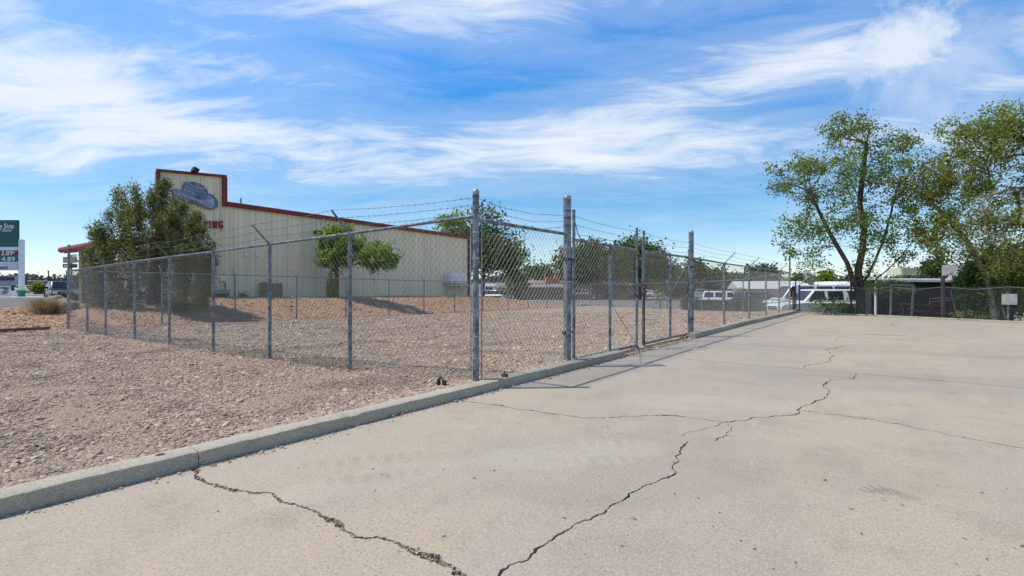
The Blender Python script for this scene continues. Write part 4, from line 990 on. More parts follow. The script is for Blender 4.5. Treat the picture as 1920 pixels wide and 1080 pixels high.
tree('half_dead_elm', 'bare drooping grey branches reaching in from the right edge', 'tree', bs, tr,
     [pb(1850, 440, 18.5, 60, 50, .9, 1.2), pb(1900, 470, 18.3, 50, 50, .9, 1.0), pb(1830, 380, 18.8, 55, 28, .8, .6), pb(1930, 400, 18.2, 50, 60, .9, .8), pb(1960, 480, 18.2, 40, 50, .9, .6)],
     330, 5, (.14, .14, .14), .10, L_elm2, .05, 14, bark=mat('dead_bark', (.24, .19, .16), .95, 0, .3, 9), aspect=.5, jit=.13)

# juniper before the beige building
bs = at(283, 21.2, z=.33); rr = random.Random(4); tips = []; D = 21.2 
spires = [(168, 470, 520), (185, 420, 500), (205, 405, 520), (228, 355, 480), (262, 370, 480), (285, 365, 470), (312, 338, 470), (330, 375, 480), (362, 395, 480), (348, 430, 520), (390, 450, 540), (245, 400, 520), (300, 420, 540), (205, 480, 560), (250, 500, 575), (300, 510, 575), (350, 500, 575), (388, 500, 570), (180, 520, 570), (150+12, 505, 560), (400, 490, 545), (215, 530, 575), (330, 540, 578), (375, 535, 575), (320, 395, 500), (270, 440, 540), (190, 450, 530), (235, 430, 530), (340, 470, 560), (378, 430, 500)]
t = thing('juniper_tree', 'big bushy juniper with ragged upright spires before the beige building', 'tree', bs)
spires += [(176, 432, 520), (218, 362, 470), (252, 350, 440), (300, 352, 430), (345, 385, 460), (372, 405, 480), (398, 462, 560), (160, 480, 575), (175, 500, 578)]
for px, pt, pbm in spires:
    dd = rr.uniform(-1.3, 1.0)
    for k in range(14):
        f = k/13; w = 1+13*f**.9
        tips.append(at(px+rr.gauss(0, w*.55)+(283-px)*f*.15, D+dd+rr.uniform(-w, w)*D/F, pt+(pbm-pt)*f)-bs)
tr = [Vector((0, 0, -.1)), Vector((.02, 0, .5)), Vector((.05, .05, 1.2)), Vector((0, .1, 2.0)), Vector((.1, 0, 2.8))]
nodes, par, rad = grow(tr, tips, .22, 4, .2); limbs(nodes, par, rad).build('trunk', M_bark, t, smooth=True)
me = leaves(tips, 112, (.105, .105, .13), .12, 4, .30, up=.55); me.materials.append(L_jun); o = bpy.data.objects.new('crown', me); COL.objects.link(o); o.parent = t

# young ash by the wall
D = 29.5; bs = at(632, D, z=.42)
tree('ash_tree', 'small bright green tree with dark trunk growing against the beige wall', 'tree', bs,
     [bs, at(632, D, 540), at(632, D, 520), at(630, D, 500), at(628, D, 480), at(630, D, 455)],
     [pb(632, 440, D, 28, 26, 1.0, 1.0), pb(650, 475, D, 45, 32, 1.2, 1.5), pb(710, 485, D-.4, 45, 24, 1.0, 1.0), pb(620, 480, D, 20, 32, .8, .6), pb(735, 470, D-.4, 22, 12, .5, .3), pb(680, 460, D, 30, 20, .8, .5)],
     130, 52, (.14, .14, .12), .17, L_ash, .11, 21, aspect=.5)
tuft(*at(622, 29.6, z=.45), 120, 1.6, .45, L_ash, 'sapling', 'light green sucker shoots beside the trunk of the small tree', 'plant', seed=3, w=.03)

# background trees: px, top y, half width px, base elevation depth
def bgtree(label, px, ptop, hw, D, leaf, seed, n=110, per=26, base=-.9, group='trees beyond the yard and the street', nm='shade_tree', low=.3, sz=None):
    h = (CZ-base)+(540-ptop)/F*D; w = hw*D/F; bs = at(px, D, z=base); rr = random.Random(seed)
    bl_ = []
    for _ in range(7):
        a = rr.uniform(0, 6.28); q = rr.uniform(.15, .6); zz = rr.uniform(low+.12, .82)
        bl_.append((bs+Vector((w*q*math.cos(a), w*q*math.sin(a), h*zz)), (w*rr.uniform(.38, .6), w*rr.uniform(.38, .6), h*rr.uniform(.14, .24)), 1.0))
    bl_.append((bs+Vector((0, 0, h*.82)), (w*.45, w*.45, h*.17), 1.0)); bl_.append((bs+Vector((0, 0, h*.55)), (w*.9, w*.9, h*.22), 1.6))
    bl_.append((bs+Vector((cs*w*.6, sn*w*.6, h*.5)), (w*.42, w*.42, h*.2), .8)); bl_.append((bs-Vector((cs*w*.6, sn*w*.6, -h*.5)), (w*.42, w*.42, h*.2), .8))
    s = sz or max(.3, D*.0062)
    sp = max(.35, w*.15)
    tree(nm, label, 'tree', bs, [bs, bs+Vector((0, 0, h*.2)), bs+Vector((.1, 0, h*.4)), bs+Vector((0, 0, h*.6))], bl_, n, per, (sp, sp, sp*.8), s, leaf, max(.12, h*.022), seed, group=group, aspect=.6)
bgtree('tall dark green tree behind the right end of the beige building', 905, 388, 82, 54, L_bg, 31, 200, 40)
bgtree('bright green tree top over the red roof edge, left of the tall corner post', 850, 392, 50, 60, L_ash, 32, 110, 30)
bgtree('low bushy tree beside the brown house wall', 968, 505, 22, 76, L_bg2, 33, 60, 20, low=.05)
bgtree('rounded tree above the orange chimney box, left of the thick hinge post', 1010, 500, 52, 105, L_bg, 34, 90, 26)
bgtree('wide dark tree seen through the near gate leaf', 1105, 456, 62, 92, L_bg, 35, 150, 34)
bgtree('wide spreading tree behind the meeting stiles of the gate', 1190, 448, 68, 88, L_bg, 36, 170, 34)
bgtree('lighter green tree seen through the far gate leaf', 1258, 500, 42, 100, L_bg2, 37, 90, 26, low=.1)
bgtree('tree right behind the far thick hinge post', 1300, 488, 36, 110, L_bg, 38, 90, 24)
bgtree('pointed tree group member right of the far hinge post', 1345, 500, 36, 112, L_bg2, 39, 80, 24, low=.1)
bgtree('low green tree between the white wagon and the pale roof', 1385, 515, 30, 100, L_bg2, 40, 70, 22, low=.1)
bgtree('dark conifer like tree above the pale roof', 1425, 496, 34, 120, L_blue, 41, 90, 24)
bgtree('bright lime tree behind the satellite dish', 1545, 508, 28, 90, L_ash, 42, 70, 24, low=.1)
bgtree('dark tree left of the lime tree behind the satellite dish', 1502, 514, 26, 100, L_bg, 43, 60, 20, low=.1)
bgtree('dark pine standing above the black shed roof', 1757, 468, 24, 80, L_bg, 44, 80, 22, low=.1)
bgtree('low green tree mass behind the black shed roof', 1735, 498, 45, 95, L_bg2, 45, 80, 22, low=.05)
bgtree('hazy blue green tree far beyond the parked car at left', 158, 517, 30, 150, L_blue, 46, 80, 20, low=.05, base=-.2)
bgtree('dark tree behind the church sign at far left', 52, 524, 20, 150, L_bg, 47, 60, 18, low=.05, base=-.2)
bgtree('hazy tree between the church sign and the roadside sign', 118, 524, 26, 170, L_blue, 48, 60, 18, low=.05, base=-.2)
bgtree('small brown green bush tree in front of the church at far left', 72, 530, 9, 95, L_elm2, 49, 40, 16, low=.02, base=-.1)
# far wooded horizon
b = MB(); rr = random.Random(9)
pts_ = []
for k in range(2600):
    px = rr.uniform(700, 2000); dd = rr.uniform(230, 300); p = at(px, dd, z=rr.uniform(-1, 5.2+3.2*noise.noise(Vector((px*.012, 0, 0)))+1.2*noise.noise(Vector((px*.05, 3, 0))))); pts_.append(p)
for k in range(900):
    px = rr.uniform(-150, 400); dd = rr.uniform(230, 300); p = at(px, dd, z=rr.uniform(-1, 5.5+3*noise.noise(Vector((px*.012, 0, 0))))); pts_.append(p)
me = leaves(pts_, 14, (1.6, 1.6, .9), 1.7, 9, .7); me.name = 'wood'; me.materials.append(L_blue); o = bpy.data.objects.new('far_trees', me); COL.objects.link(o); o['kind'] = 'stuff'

# ------------------------------------------------------------------ streets
def patch(name, quad, z, m, kind='structure', th=0):
    b = MB()
    if th: b.prism([(p.x, p.y, z-th) for p in quad], (0, 0, th))
    else: b.add([(p.x, p.y, z) for p in quad], [tuple(range(len(quad)))])
    o = b.build(name, m); o['kind'] = kind; return o
patch('street', [at(760, 49), at(1330, 49), at(1330, 112), at(900, 76), at(760, 74)], -.885, M_asph)
M_verge = gravelmat('dry_verge', [(.26, .21, .13), (.36, .30, .20), (.30, .26, .15)], 9, (.22, .23, .11), .6)
patch('pavement', [at(880, 75.5), at(1330, 111.5), at(1330, 117), at(880, 80)], -.878, mat('pale_pavement', (.42, .39, .35), .9), th=.04)
patch('verge', [at(940, 44.5), at(1330, 46), at(1330, 49.5), at(960, 49.5)], -.88, M_verge)
patch('road', [Vector((-40, -60)), Vector((-38, 30)), Vector((-150, 60)), Vector((-260, 40)), Vector((-260, -60))], .012, M_asph, th=.3)
patch('road_median', [at(-300, 60), at(190, 60), at(190, 72), at(-300, 72)], .03, mat('pale_median', (.33, .30, .27), .9), th=.02)
patch('car_park', [at(-600, 80), at(190, 80), at(190, 220), at(-600, 220)], .02, mat('pale_asphalt', (.20, .19, .19), .9), th=.5)
# dry golden straw on the bank near the right end of the beige wall
M_straw = leafmat('straw', (.30, .20, .07), (.52, .37, .14), .2)
b = MB(); rr = random.Random(12)
for _ in range(2600):
    y = rr.uniform(21.5, 34); x = -23.0-abs(rr.gauss(0, 2.0)) if rr.random() < .7 else -27.3-rr.random()*.5
    if x < -27.9 or noise.noise(Vector((x*.6, y*.6, 4))) < -.08: continue
    z = bank(x, y); l = rr.uniform(.06, .16); a = rr.uniform(0, 6.28); dx, dy = math.cos(a)*l*.8, math.sin(a)*l*.8
    b.add([(x-.02, y, z), (x+.02, y, z), (x+dx, y+dy, z+l)], [(0, 1, 2)])
tag(b.build('dry_grass', M_straw), kind='stuff')
b = MB()
for _ in range(5200):     # sparse dead weeds under the fences and at the lot edges
    k = rr.random()
    if k < .30: x = rr.uniform(-21, -5); y = 4.4+rr.gauss(0, .10)
    elif k < .75: x = -21.1+rr.gauss(0, .15); y = rr.uniform(4, 39)
    else: f = rr.random(); x = lerp(fA.x, fB.x, f); y = lerp(fA.y, fB.y, f)+abs(rr.gauss(0, .8))
    if noise.noise(Vector((x*.8, y*.8, 8))) < .0: continue
    z = lot(x, y) if x > -21.1 and y < yfar(x)+.4 else (bank(x, y) if x <= -21.1 else lot(x, yfar(x))-.15)
    l = rr.uniform(.03, .13)*(2.2 if k > .75 else 1); a = rr.uniform(0, 6.28)
    b.add([(x-.006, y, z), (x+.006, y, z), (x+math.cos(a)*l*.6, y+math.sin(a)*l*.6, z+l)], [(0, 1, 2)])
tag(b.build('dead_weeds', leafmat('dead_weed', (.08, .06, .04), (.22, .17, .10), .1)), kind='stuff')

# ------------------------------------------------------------------ vehicles
def car(name, label, cat, pos, heading, kind, paint, group=None, rack=False, ladder=False):
    K = dict(
        suv=dict(L=4.7, W=1.92, H=1.75, hood=[(2.32, .55), (2.28, .86), (2.1, .98), (1.15, 1.10)], belt=1.12, cab=(1.2, -2.25, .45, -1.95), tail=[(-2.3, 1.08), (-2.34, .5)], wins=[(.10, .34), (.38, .64), (.68, .92)], wh=(1.45, -1.4, .36)),
        big=dict(L=5.8, W=2.05, H=1.98, hood=[(2.9, .6), (2.86, 1.02), (2.7, 1.16), (1.5, 1.27)], belt=1.27, cab=(1.55, -2.75, .85, -2.6), tail=[(-2.83, 1.25), (-2.88, .55)], wins=[(.07, .29), (.33, .53), (.60, .94)], wh=(1.95, -1.7, .42)),
        van=dict(L=5.6, W=2.0, H=2.32, hood=[(2.8, .6), (2.76, 1.0), (2.55, 1.15), (2.1, 1.25)], belt=1.28, cab=(2.15, -2.75, 1.35, -2.65), tail=[(-2.78, 1.28), (-2.8, .5)], wins=[(.03, .20), (.24, .46), (.50, .72), (.75, .95)], wh=(1.85, -1.6, .37)),
        sedan=dict(L=4.6, W=1.82, H=1.43, hood=[(2.28, .45), (2.24, .68), (2.0, .80), (1.05, .93)], belt=.94, cab=(1.1, -1.65, .35, -1.05), tail=[(-1.9, .95), (-2.24, .90), (-2.3, .5)], wins=[(.16, .47), (.52, .84)], wh=(1.4, -1.35, .33)),
        pickup=dict(L=5.6, W=1.98, H=1.85, hood=[(2.78, .6), (2.74, .98), (2.6, 1.1), (1.5, 1.2)], belt=1.2, cab=(1.55, -.75, .85, -.65), tail=[(-2.7, 1.2), (-2.76, .6)], wins=[(.10, .48), (.54, .93)], wh=(1.8, -1.7, .39)))[kind]
    t = thing(name, label, cat, pos, heading, group=group)
    W = K['W']/2; wr = K['wh'][2]; bz = wr*.85; belt = K['belt']
    prof = list(K['hood'])+[(K['cab'][0], belt)]+list(K['tail'])
    # underside with wheel arches (rear to front)
    xr, xf = K['wh'][1], K['wh'][0]; ar = wr*1.22
    bot = [(prof[-1][0]+.03, bz)]
    for xc in (xr, xf):
        for k in range(9):
            a = math.pi-math.pi*k/8; bot.append((xc+ar*math.cos(a), max(bz, wr+ar*math.sin(a)*.98)))
    bot.append((prof[0][0]-.03, bz))
    poly = prof+bot
    b = MB(); stations = [(-W, -.02), (-W+.05, .0), (W-.05, .0), (W, -.02)]; n = len(poly); vs = []
    for y, dz_ in ((-W*.93, 0), (-W, -.08), (W, -.08), (W*.93, 0)):
        for x, z in poly:
            f = 1 if z > bz+.3 else 0
            vs.append((x*(.985 if abs(y) == W else 1), y, z+(dz_*(1 if z > belt-.05 or f else 0))))
    # simple: two inset caps and a full width core
    fs = [tuple(range(n-1, -1, -1)), tuple(range(3*n, 4*n))]
    for s in range(3):
        for i in range(n): fs.append((s*n+i, s*n+(i+1) % n, (s+1)*n+(i+1) % n, (s+1)*n+i))
    b.add(vs, fs); b.build('body', paint, t, smooth=True, bevel=.035, seg=2)
    xb0, xb1, xt0, xt1 = K['cab']; H = K['H']; wi = W*.93; wt = W*.76
    C = [Vector((xb0, wi, belt-.03)), Vector((xb1, wi, belt-.03)), Vector((xt1, wt, H)), Vector((xt0, wt, H))]
    Cm = [Vector((c.x, -c.y, c.z)) for c in C]
    b = MB(); b.add(C+Cm, [(0, 1, 2, 3), (7, 6, 5, 4), (0, 3, 7, 4), (1, 5, 6, 2), (3, 2, 6, 7), (0, 4, 5, 1)]); b.build('cabin', paint, t, smooth=True, bevel=.07, seg=3)
    def quadwin(A, B_, Cc, Dd, u0, u1, v0, v1, nm, m, off):
        def P(u, v): return A.lerp(B_, u).lerp(Dd.lerp(Cc, u), v)
        q = [P(u0, v0), P(u1, v0), P(u1, v1), P(u0, v1)]; nn = (q[1]-q[0]).cross(q[3]-q[0]).normalized()
        ctr = Vector((sum(a.x for a in C)/4, 0, (belt+H)/2))
        if nn.dot(q[0]-ctr) < 0: nn = -nn
        bb = MB(); bb.prism([a-nn*.02 for a in q], nn*(.02+off)); bb.build(nm, m, t)
    for sgn in (1, -1):
        A, B_, Cc, Dd = [Vector((c.x, c.y*sgn, c.z)) for c in C]
        for u0, u1 in K['wins']:
            q = []
            for u, v in ((u0, .14), (u1, .14), (u1, .86), (u0, .86)):
                x = lerp(xb0, xb1, u); lim0 = lerp(xb0, xt0, v)-.10; lim1 = lerp(xb1, xt1, v)+.10
                q.append(Vector((max(lim1, min(lim0, x)), sgn*lerp(wi, wt, v), lerp(belt, H, v))))
            nn = (q[1]-q[0]).cross(q[3]-q[0]).normalized(); nn = nn if nn.y*sgn > 0 else -nn
            bb = MB(); bb.prism([a_-nn*.02 for a_ in q], nn*.027); bb.build('side_window', M_glass, t)
    quadwin(Vector((xb0, -wi, belt)), Vector((xb0, wi, belt)), Vector((xt0, wt, H)), Vector((xt0, -wt, H)), .07, .93, .08, .88, 'windscreen', M_glass, .006)
    quadwin(Vector((xb1, -wi, belt)), Vector((xb1, wi, belt)), Vector((xt1, wt, H)), Vector((xt1, -wt, H)), .1, .9, .15, .85, 'rear_window', M_glass, .006)
    if kind == 'pickup':
        b = MB(); b.box((-1.75, 0, 1.165), (1.8, W*1.6, .08)); b.build('bed', M_blkpl, t)
    for xc in (xf, xr):
        for sgn in (1, -1):
            b = MB(); b.lathe((xc, sgn*(W-.24), wr), [(wr*.9, 0), (wr, .03), (wr, .19), (wr*.92, .22), (wr*.6, .22)], 18, axis=(0, sgn, 0)); w = b.build('wheel', M_tyre, t, smooth=True)
            b = MB(); b.lathe((xc, sgn*(W-.03), wr), [(wr*.62, 0), (wr*.6, .012), (wr*.2, .02)], 12, axis=(0, sgn, 0)); b.build('rim', M_rim, w)
            b = MB(); b.lathe((xc, sgn*(W-.35), wr), [(ar*.97, 0), (ar*.97, .25)], 14, axis=(0, sgn, 0)); b.build('arch_liner', M_dark, w)
    nx = prof[1][0]; nz_ = prof[1][1]
    for sgn in (1, -1):
        b = MB(); b.box((nx-.02, sgn*W*.74, nz_-.12), (.14, W*.34, .17)); b.build('headlight', M_lamp, t, bevel=.02)
        b = MB(); b.box((prof[-1][0]+.03, sgn*W*.86, belt-.25), (.10, .16, .32)); b.build('tail_light', M_tail, t, bevel=.02)
        b = MB(); b.box((xb0-.32, sgn*(W+.12), belt+.06), (.12, .2, .17)); b.build('mirror', M_blkpl, t, bevel=.03)
        for u in K['wins'][:2 if kind != 'van' else 1]:
            b = MB(); b.box((lerp(xb0, xb1, u[1]-.03), sgn*(W+.005), belt-.15), (.20 if kind != 'big' else .12, .03, .04 if kind != 'big' else .13)); b.build('door_handle', M_blkpl, t)
        for u in K['wins'][:2]:
            b = MB(); b.box((lerp(xb0, xb1, u[1]+.02), sgn*(W-.002), (belt+bz)/2-.02), (.012, .012, belt-bz-.2)); b.build('door_seam', M_dark, t)
    b = MB(); b.box((nx+.015, 0, nz_-.14), (.06, W*1.02, .20)); g = b.build('grille', M_blkpl, t, bevel=.01)
    b = MB(); b.box((nx+.05, 0, nz_-.14), (.02, W*.9, .03)); b.box((nx+.055, 0, nz_-.14), (.02, .16, .07)); b.build('grille_bar', M_chrome, g)
    b = MB(); b.box((prof[0][0]+.02, 0, bz+.14), (.16, W*1.86, .2)); b.build('front_bumper', M_blkpl if kind in ('suv', 'sedan') else M_chrome, t, bevel=.03)
    b = MB(); b.box((prof[-1][0]-.02, 0, bz+.14), (.16, W*1.86, .2)); b.build('rear_bumper', M_blkpl, t, bevel=.03)
    if rack:
        for sgn in (1, -1):
            b = MB(); b.tube([(xt0-.1, sgn*wt*.85, H), (xt0-.2, sgn*wt*.85, H+.09), (xt1+.2, sgn*wt*.85, H+.09), (xt1+.1, sgn*wt*.85, H)], .018, 6); b.build('roof_rail', M_chrome, t)
        for f in (.3, .7):
            b = MB(); b.tube([(lerp(xt0, xt1, f), -wt*.85, H+.09), (lerp(xt0, xt1, f), wt*.85, H+.09)], .018, 6); b.build('roof_bar', M_chrome, t)
    return t
def paint(nm, c): return mat(nm, c, .25, .05, .04, 1.5, coat=.6)
P_w = paint('white_car_paint', (.72, .73, .74)); P_bg = paint('blue_grey_paint', (.09, .135, .175)); P_blk = paint('black_car_paint', (.025, .027, .03)); P_dg = paint('dark_grey_paint', (.05, .058, .065)); P_lb = paint('light_blue_paint', (.35, .47, .56)); P_si = paint('silver_paint', (.4, .41, .42))
hd = math.atan2(-sn, -cs)          # facing left in the picture
hr = math.atan2(sn, cs)
G = -.90
def cpos(px, d, z=G): return at(px, d, z=z)
car('parked_car', 'big white four door wagon facing left behind the far kerb and the elm trunk', 'car', cpos(1541, 30.2), hd-.05, 'big', P_w)
car('parked_van', 'tall white passenger van with raised roof parked behind the big white wagon', 'van', cpos(1512, 36.5), hd-.06, 'van', P_w)
car('parked_car', 'white wagon with roof rack facing right behind the dark green screen fence', 'car', cpos(1362, 47.5), hr-.35, 'suv', P_w, rack=True)
car('parked_car', 'pale blue grey wagon parked at the street right of the beige building', 'car', cpos(931, 72), hr-.45, 'suv', P_bg, rack=True)
car('parked_pickup', 'black pickup parked before the pinkish house with the white door', 'pickup', cpos(1098, 88), hr-.5, 'pickup', P_blk)
car('parked_car', 'small white saloon far off before the white motor home', 'car', cpos(1226, 112), hd+.1, 'sedan', P_w)
car('parked_pickup', 'light blue pickup parked right of the far thick hinge post', 'pickup', cpos(1312, 104), hr-.4, 'pickup', P_lb)
car('parked_car', 'dark grey wagon seen head on at the road behind the boulders', 'car', at(116, 44.7, z=.015), math.atan2(-at(116, 44.7).y, -at(116, 44.7).x)+.12, 'suv', P_dg)
car('parked_car', 'white wagon in the far car park right of the fuel price sign pole', 'car', at(50, 118, z=.02), hr-.2, 'suv', P_w)
car('parked_car', 'silver saloon far away in front of the church, left of the dark grey wagon', 'car', at(84, 132, z=.02), hr-.2, 'sedan', P_si)

# ------------------------------------------------------------------ neighbourhood
M_brick = mat('pink_brick', (.34, .21, .165), .9, 0, .15, 5); M_brown = mat('brown_boards', (.13, .08, .065), .85, 0, .2, 4); M_tan = mat('tan_stucco', (.46, .29, .17), .9, 0, .1, 3)
M_shing = mat('brown_shingles', (.24, .17, .14), .9, 0, .25, 6, .4, 12); M_shgr = mat('pale_grey_roof', (.48, .48, .48), .7, 0, .1, 3); M_pink = mat('pink_stucco', (.50, .34, .29), .9, 0, .08, 3)
def house(label, px0, px1, d0, d1, hw, hroof, wallm, roofm, wins=(), doors=(), over=.5, deep=9, group='low houses across the street', z=G, fascia=True, flatr=False):
    a = at(px0, d0, z=z); c = at(px1, d1, z=z); d = (c-a); L = d.length; an = math.atan2(d.y, d.x)
    t = thing('house', label, 'house', a, an, group=group)
    b = MB(); b.box((L/2, deep/2, hw/2), (L, deep, hw)); b.build('wall', wallm, t)
    if flatr:
        b = MB(); b.box((L/2, deep/2, hw+.1), (L+2*over, deep+2*over, .2)); b.build('roof', roofm, t)
    else:
        b = MB(); y0_, y1_ = -over, deep+over; x0_, x1_ = -over, L+over
        b.add([(x0_, y0_, hw-.05), (x0_, deep/2, hw+hroof), (x0_, y1_, hw-.05), (x1_, y0_, hw-.05), (x1_, deep/2, hw+hroof), (x1_, y1_, hw-.05)], [(0, 1, 4, 3), (1, 2, 5, 4), (0, 3, 5, 2), (0, 2, 1), (3, 4, 5)]); b.build('roof', roofm, t)
    if fascia:
        b = MB(); b.box((L/2, -over-.02, hw-.06), (L+2*over, .05, .2)); b.build('fascia', M_white, t)
    for x, w, zb, zt in wins:
        b = MB(); b.box((x*L, -.02, (zb+zt)/2), (w, .08, zt-zb)); f = b.build('window', M_white, t)
        b = MB(); b.box((x*L-w*.24, -.05, (zb+zt)/2), (w*.4, .05, (zt-zb)*.8)); b.build('pane', M_glass, f)
        b = MB(); b.box((x*L+w*.24, -.05, (zb+zt)/2), (w*.4, .05, (zt-zb)*.8)); b.build('pane', M_glass, f)
    for x, w in doors:
        b = MB(); b.box((x*L, -.03, 1.02), (w, .08, 2.04)); b.build('door', M_white, t)
    return t
h = house('tan orange house end with dark flat roof right of the blue grey wagon', 905, 962, 84, 84, 2.3, .8, M_tan, M_shing, wins=[(.3, .9, 1.0, 1.8)])
h = house('long dark brown walled house with a white fascia under a shingle roof', 966, 1063, 86, 87, 2.35, 1.1, M_brown, M_shing)
b = MB(); b.box((6.3, 2.2, 3.4), (1.4, 1.2, 1.2)); b.build('chimney', mat('orange_brick', (.42, .16, .08), .9), h); b = MB(); b.box((7.6, 2.2, 3.6), (.8, 1.0, 1.6)); b.build('chimney', MATS['orange_brick'], h)
for x in (3.0, 3.5): b = MB(); b.lathe((x, 2.5, 3.1), [(.07, 0), (.07, .5), (.12, .5), (.12, .6)], 8); b.build('vent_pipe', M_white, h)
h = house('pinkish brick house with white door and square window behind the gate', 1066, 1166, 92, 93, 2.6, .7, M_brick, M_shing, wins=[(.22, 1.3, .9, 2.0), (.8, 1.0, 1.0, 1.9)], doors=[(.40, .95)], fascia=False)
b = MB(); b.box((6.0, 3, 3.7), (1.1, 1.1, 1.1)); b.build('roof_cooler', M_shgr, h, bevel=.04)
house('dark brown house right of the yellow flowering bush', 1168, 1206, 96, 97, 2.6, .6, mat('dark_brown', (.075, .05, .045), .9), M_shing, fascia=False, wins=[(.3, 1.0, 1.0, 1.9)])
house('brown roofed house right of the white motor home', 1250, 1300, 112, 110, 2.3, 1.0, M_brown, M_shing, fascia=False, wins=[(.5, 1.2, 1, 1.9)])
house('pale roofed pink walled house behind the white vehicles', 1393, 1512, 66, 64, 2.0, 1.0, M_pink, M_shgr, wins=[(.12, 1.6, 1.0, 1.8)], over=.7, fascia=False)
house('white metal roofed outbuilding right of the satellite dish', 1518, 1608, 48, 46, 2.15, .55, M_pink, mat('white_metal_roof', (.62, .62, .63), .5), fascia=False, over=.4, deep=6)
# motor home
t = thing('motor_home', 'white motor home with a row of windows beyond the white saloon', 'motor home', cpos(1233, 118), hr)
b = MB(); b.box((0, 0, 1.75), (6.2, 2.4, 2.5)); b.build('body', P_w, t, bevel=.2, seg=3)
for k in range(5):
    b = MB(); b.box((-2.3+k*1.05, -1.21, 2.1), (.75, .04, .8)); b.build('window', M_glass, t)
for x in (-1.9, 2.0):
    b = MB(); b.lathe((x, -1.15, .4), [(.4, 0), (.4, .2)], 14, axis=(0, 1, 0)); b.build('wheel', M_tyre, t)
t = thing('camper', 'white camper trailer partly hidden behind the pale blue grey wagon', 'camper', cpos(906, 82), hr)
b = MB(); b.box((0, 0, 1.6), (4.4, 2.2, 2.1)); b.build('body', P_w, t, bevel=.25, seg=3)
b = MB(); b.box((1.0, -1.11, 1.9), (1.1, .04, .6)); b.build('window', M_glass, t)
b = MB(); b.lathe((0, -1.0, .35), [(.35, 0), (.35, .2)], 14, axis=(0, 1, 0)); b.build('wheel', M_tyre, t)
# bushes
def bush(label, px, d, wpx, hpx, leaf, seed, z=G, n=40, per=22, sz=.2, nm='bush'):
    bs = at(px, d, z=z); w = wpx*d/F/2; h = hpx*d/F
    return tree(nm, label, 'bush', bs, [bs, bs+Vector((0, 0, h*.15)), bs+Vector((0, 0, h*.3))], [(bs+Vector((0, 0, h*.5)), (w, w, h*.45), 1)], n, per, (sz*.9,)*3, sz, leaf, .04, seed, aspect=.6)
L_yel = leafmat('yellow_flower', (.30, .28, .03), (.55, .48, .08), .2)
bush('yellow flowering bush before the pinkish house', 1163, 90, 28, 16, L_yel, 61, n=60, per=30, sz=.28)
bush('twiggy half bare bush behind the far gate leaf', 1238, 46.5, 26, 56, L_elm, 62, n=60, per=5, sz=.12)
bush('leafy green bush left of the pale roofed house', 1392, 55, 24, 36, L_ash, 63, n=50, per=30, sz=.2)
bush('dark scrub bush at the left end of the dark screen fence', 1288, 44.8, 16, 26, L_bg, 64, n=50, per=26, sz=.15)
bush('thin weed bush at the foot of the far gate hinge post', 1300, 44.2, 12, 16, L_bg2, 65, n=20, per=9, sz=.1)
bush('small weed bush growing on the lot edge below the white wagon', 1330, 42.5, 20, 18, L_bg2, 66, n=24, per=8, sz=.1)
bush('dense dark green bush leaning on the shed beside the leaning elm', 1836, 20.2, 60, 128, L_elm, 67, z=-.2, n=170, per=34, sz=.13)
bush('olive yellow bush mass right of the leaning elm', 1897, 21.0, 96, 158, L_elm2, 68, z=-.2, n=240, per=36, sz=.13)
bush('leafy suckers spreading before the big white wagon', 1556, 22.6, 60, 34, L_elm, 69, z=-.1, n=60, per=5, sz=.11)
bush('low weeds with broad leaves at the foot of the elm trunk', 1590, 22.0, 30, 20, L_elm, 70, z=-.05, n=30, per=8, sz=.10)
bush('scrub twigs beside the leaning elm foot', 1815, 19.9, 60, 14, L_elm2, 71, z=-.05, n=40, per=7, sz=.07)
bush('climbing vine hanging over the left end of the black shed', 1672, 23.8, 70, 30, L_bg, 72, z=.75, n=60, per=14, sz=.11)
bush('small green weed by the pallets at the beige wall', 457, 26.6, 12, 10, L_ash, 73, z=.55, n=16, per=14, sz=.08)

# dark screen fence in front of the vehicles
M_screen = mat('dark_green_screen', (.022, .035, .036), .9, 0, .3, 3, .4, 9)
t = thing('screen_fence', 'low chain link fence covered in dark green screen cloth behind the gravel yard', 'fence', at(1284, 43.5, z=G))
o0 = at(1284, 43.5, z=G); o1 = at(1448, 33.5, z=G)
nseg = 6
for i in range(nseg):
    a = o0.lerp(o1, i/nseg)-o0; c = o0.lerp(o1, (i+1)/nseg)-o0; b = MB(); m_ = 6
    for k in range(m_):
        p = a.lerp(c, k/m_); q = a.lerp(c, (k+1)/m_); w0 = .02*math.sin(k*2.1); w1 = .02*math.sin((k+1)*2.1)
        b.add([p+Vector((w0, w0, .05)), q+Vector((w1, w1, .05)), q+Vector((-w1, w1, 1.12-.04*math.sin((k+1)/m_*math.pi))), p+Vector((-w0, w0, 1.12-.04*math.sin(k/m_*math.pi)))], [(0, 1, 2, 3)])
    b.build('screen_cloth', M_screen, t)
for i in range(nseg+1):
    a = o0.lerp(o1, i/nseg)-o0; b = MB(); b.tube([a+Vector((0, -.05, 0)), a+Vector((0, -.05, 1.25+(.7 if i in (2, 3) else 0)))], .05 if i in (2, 3) else .03, 8); b.build('post', M_rust if i in (2, 3) else M_blkpl, t)

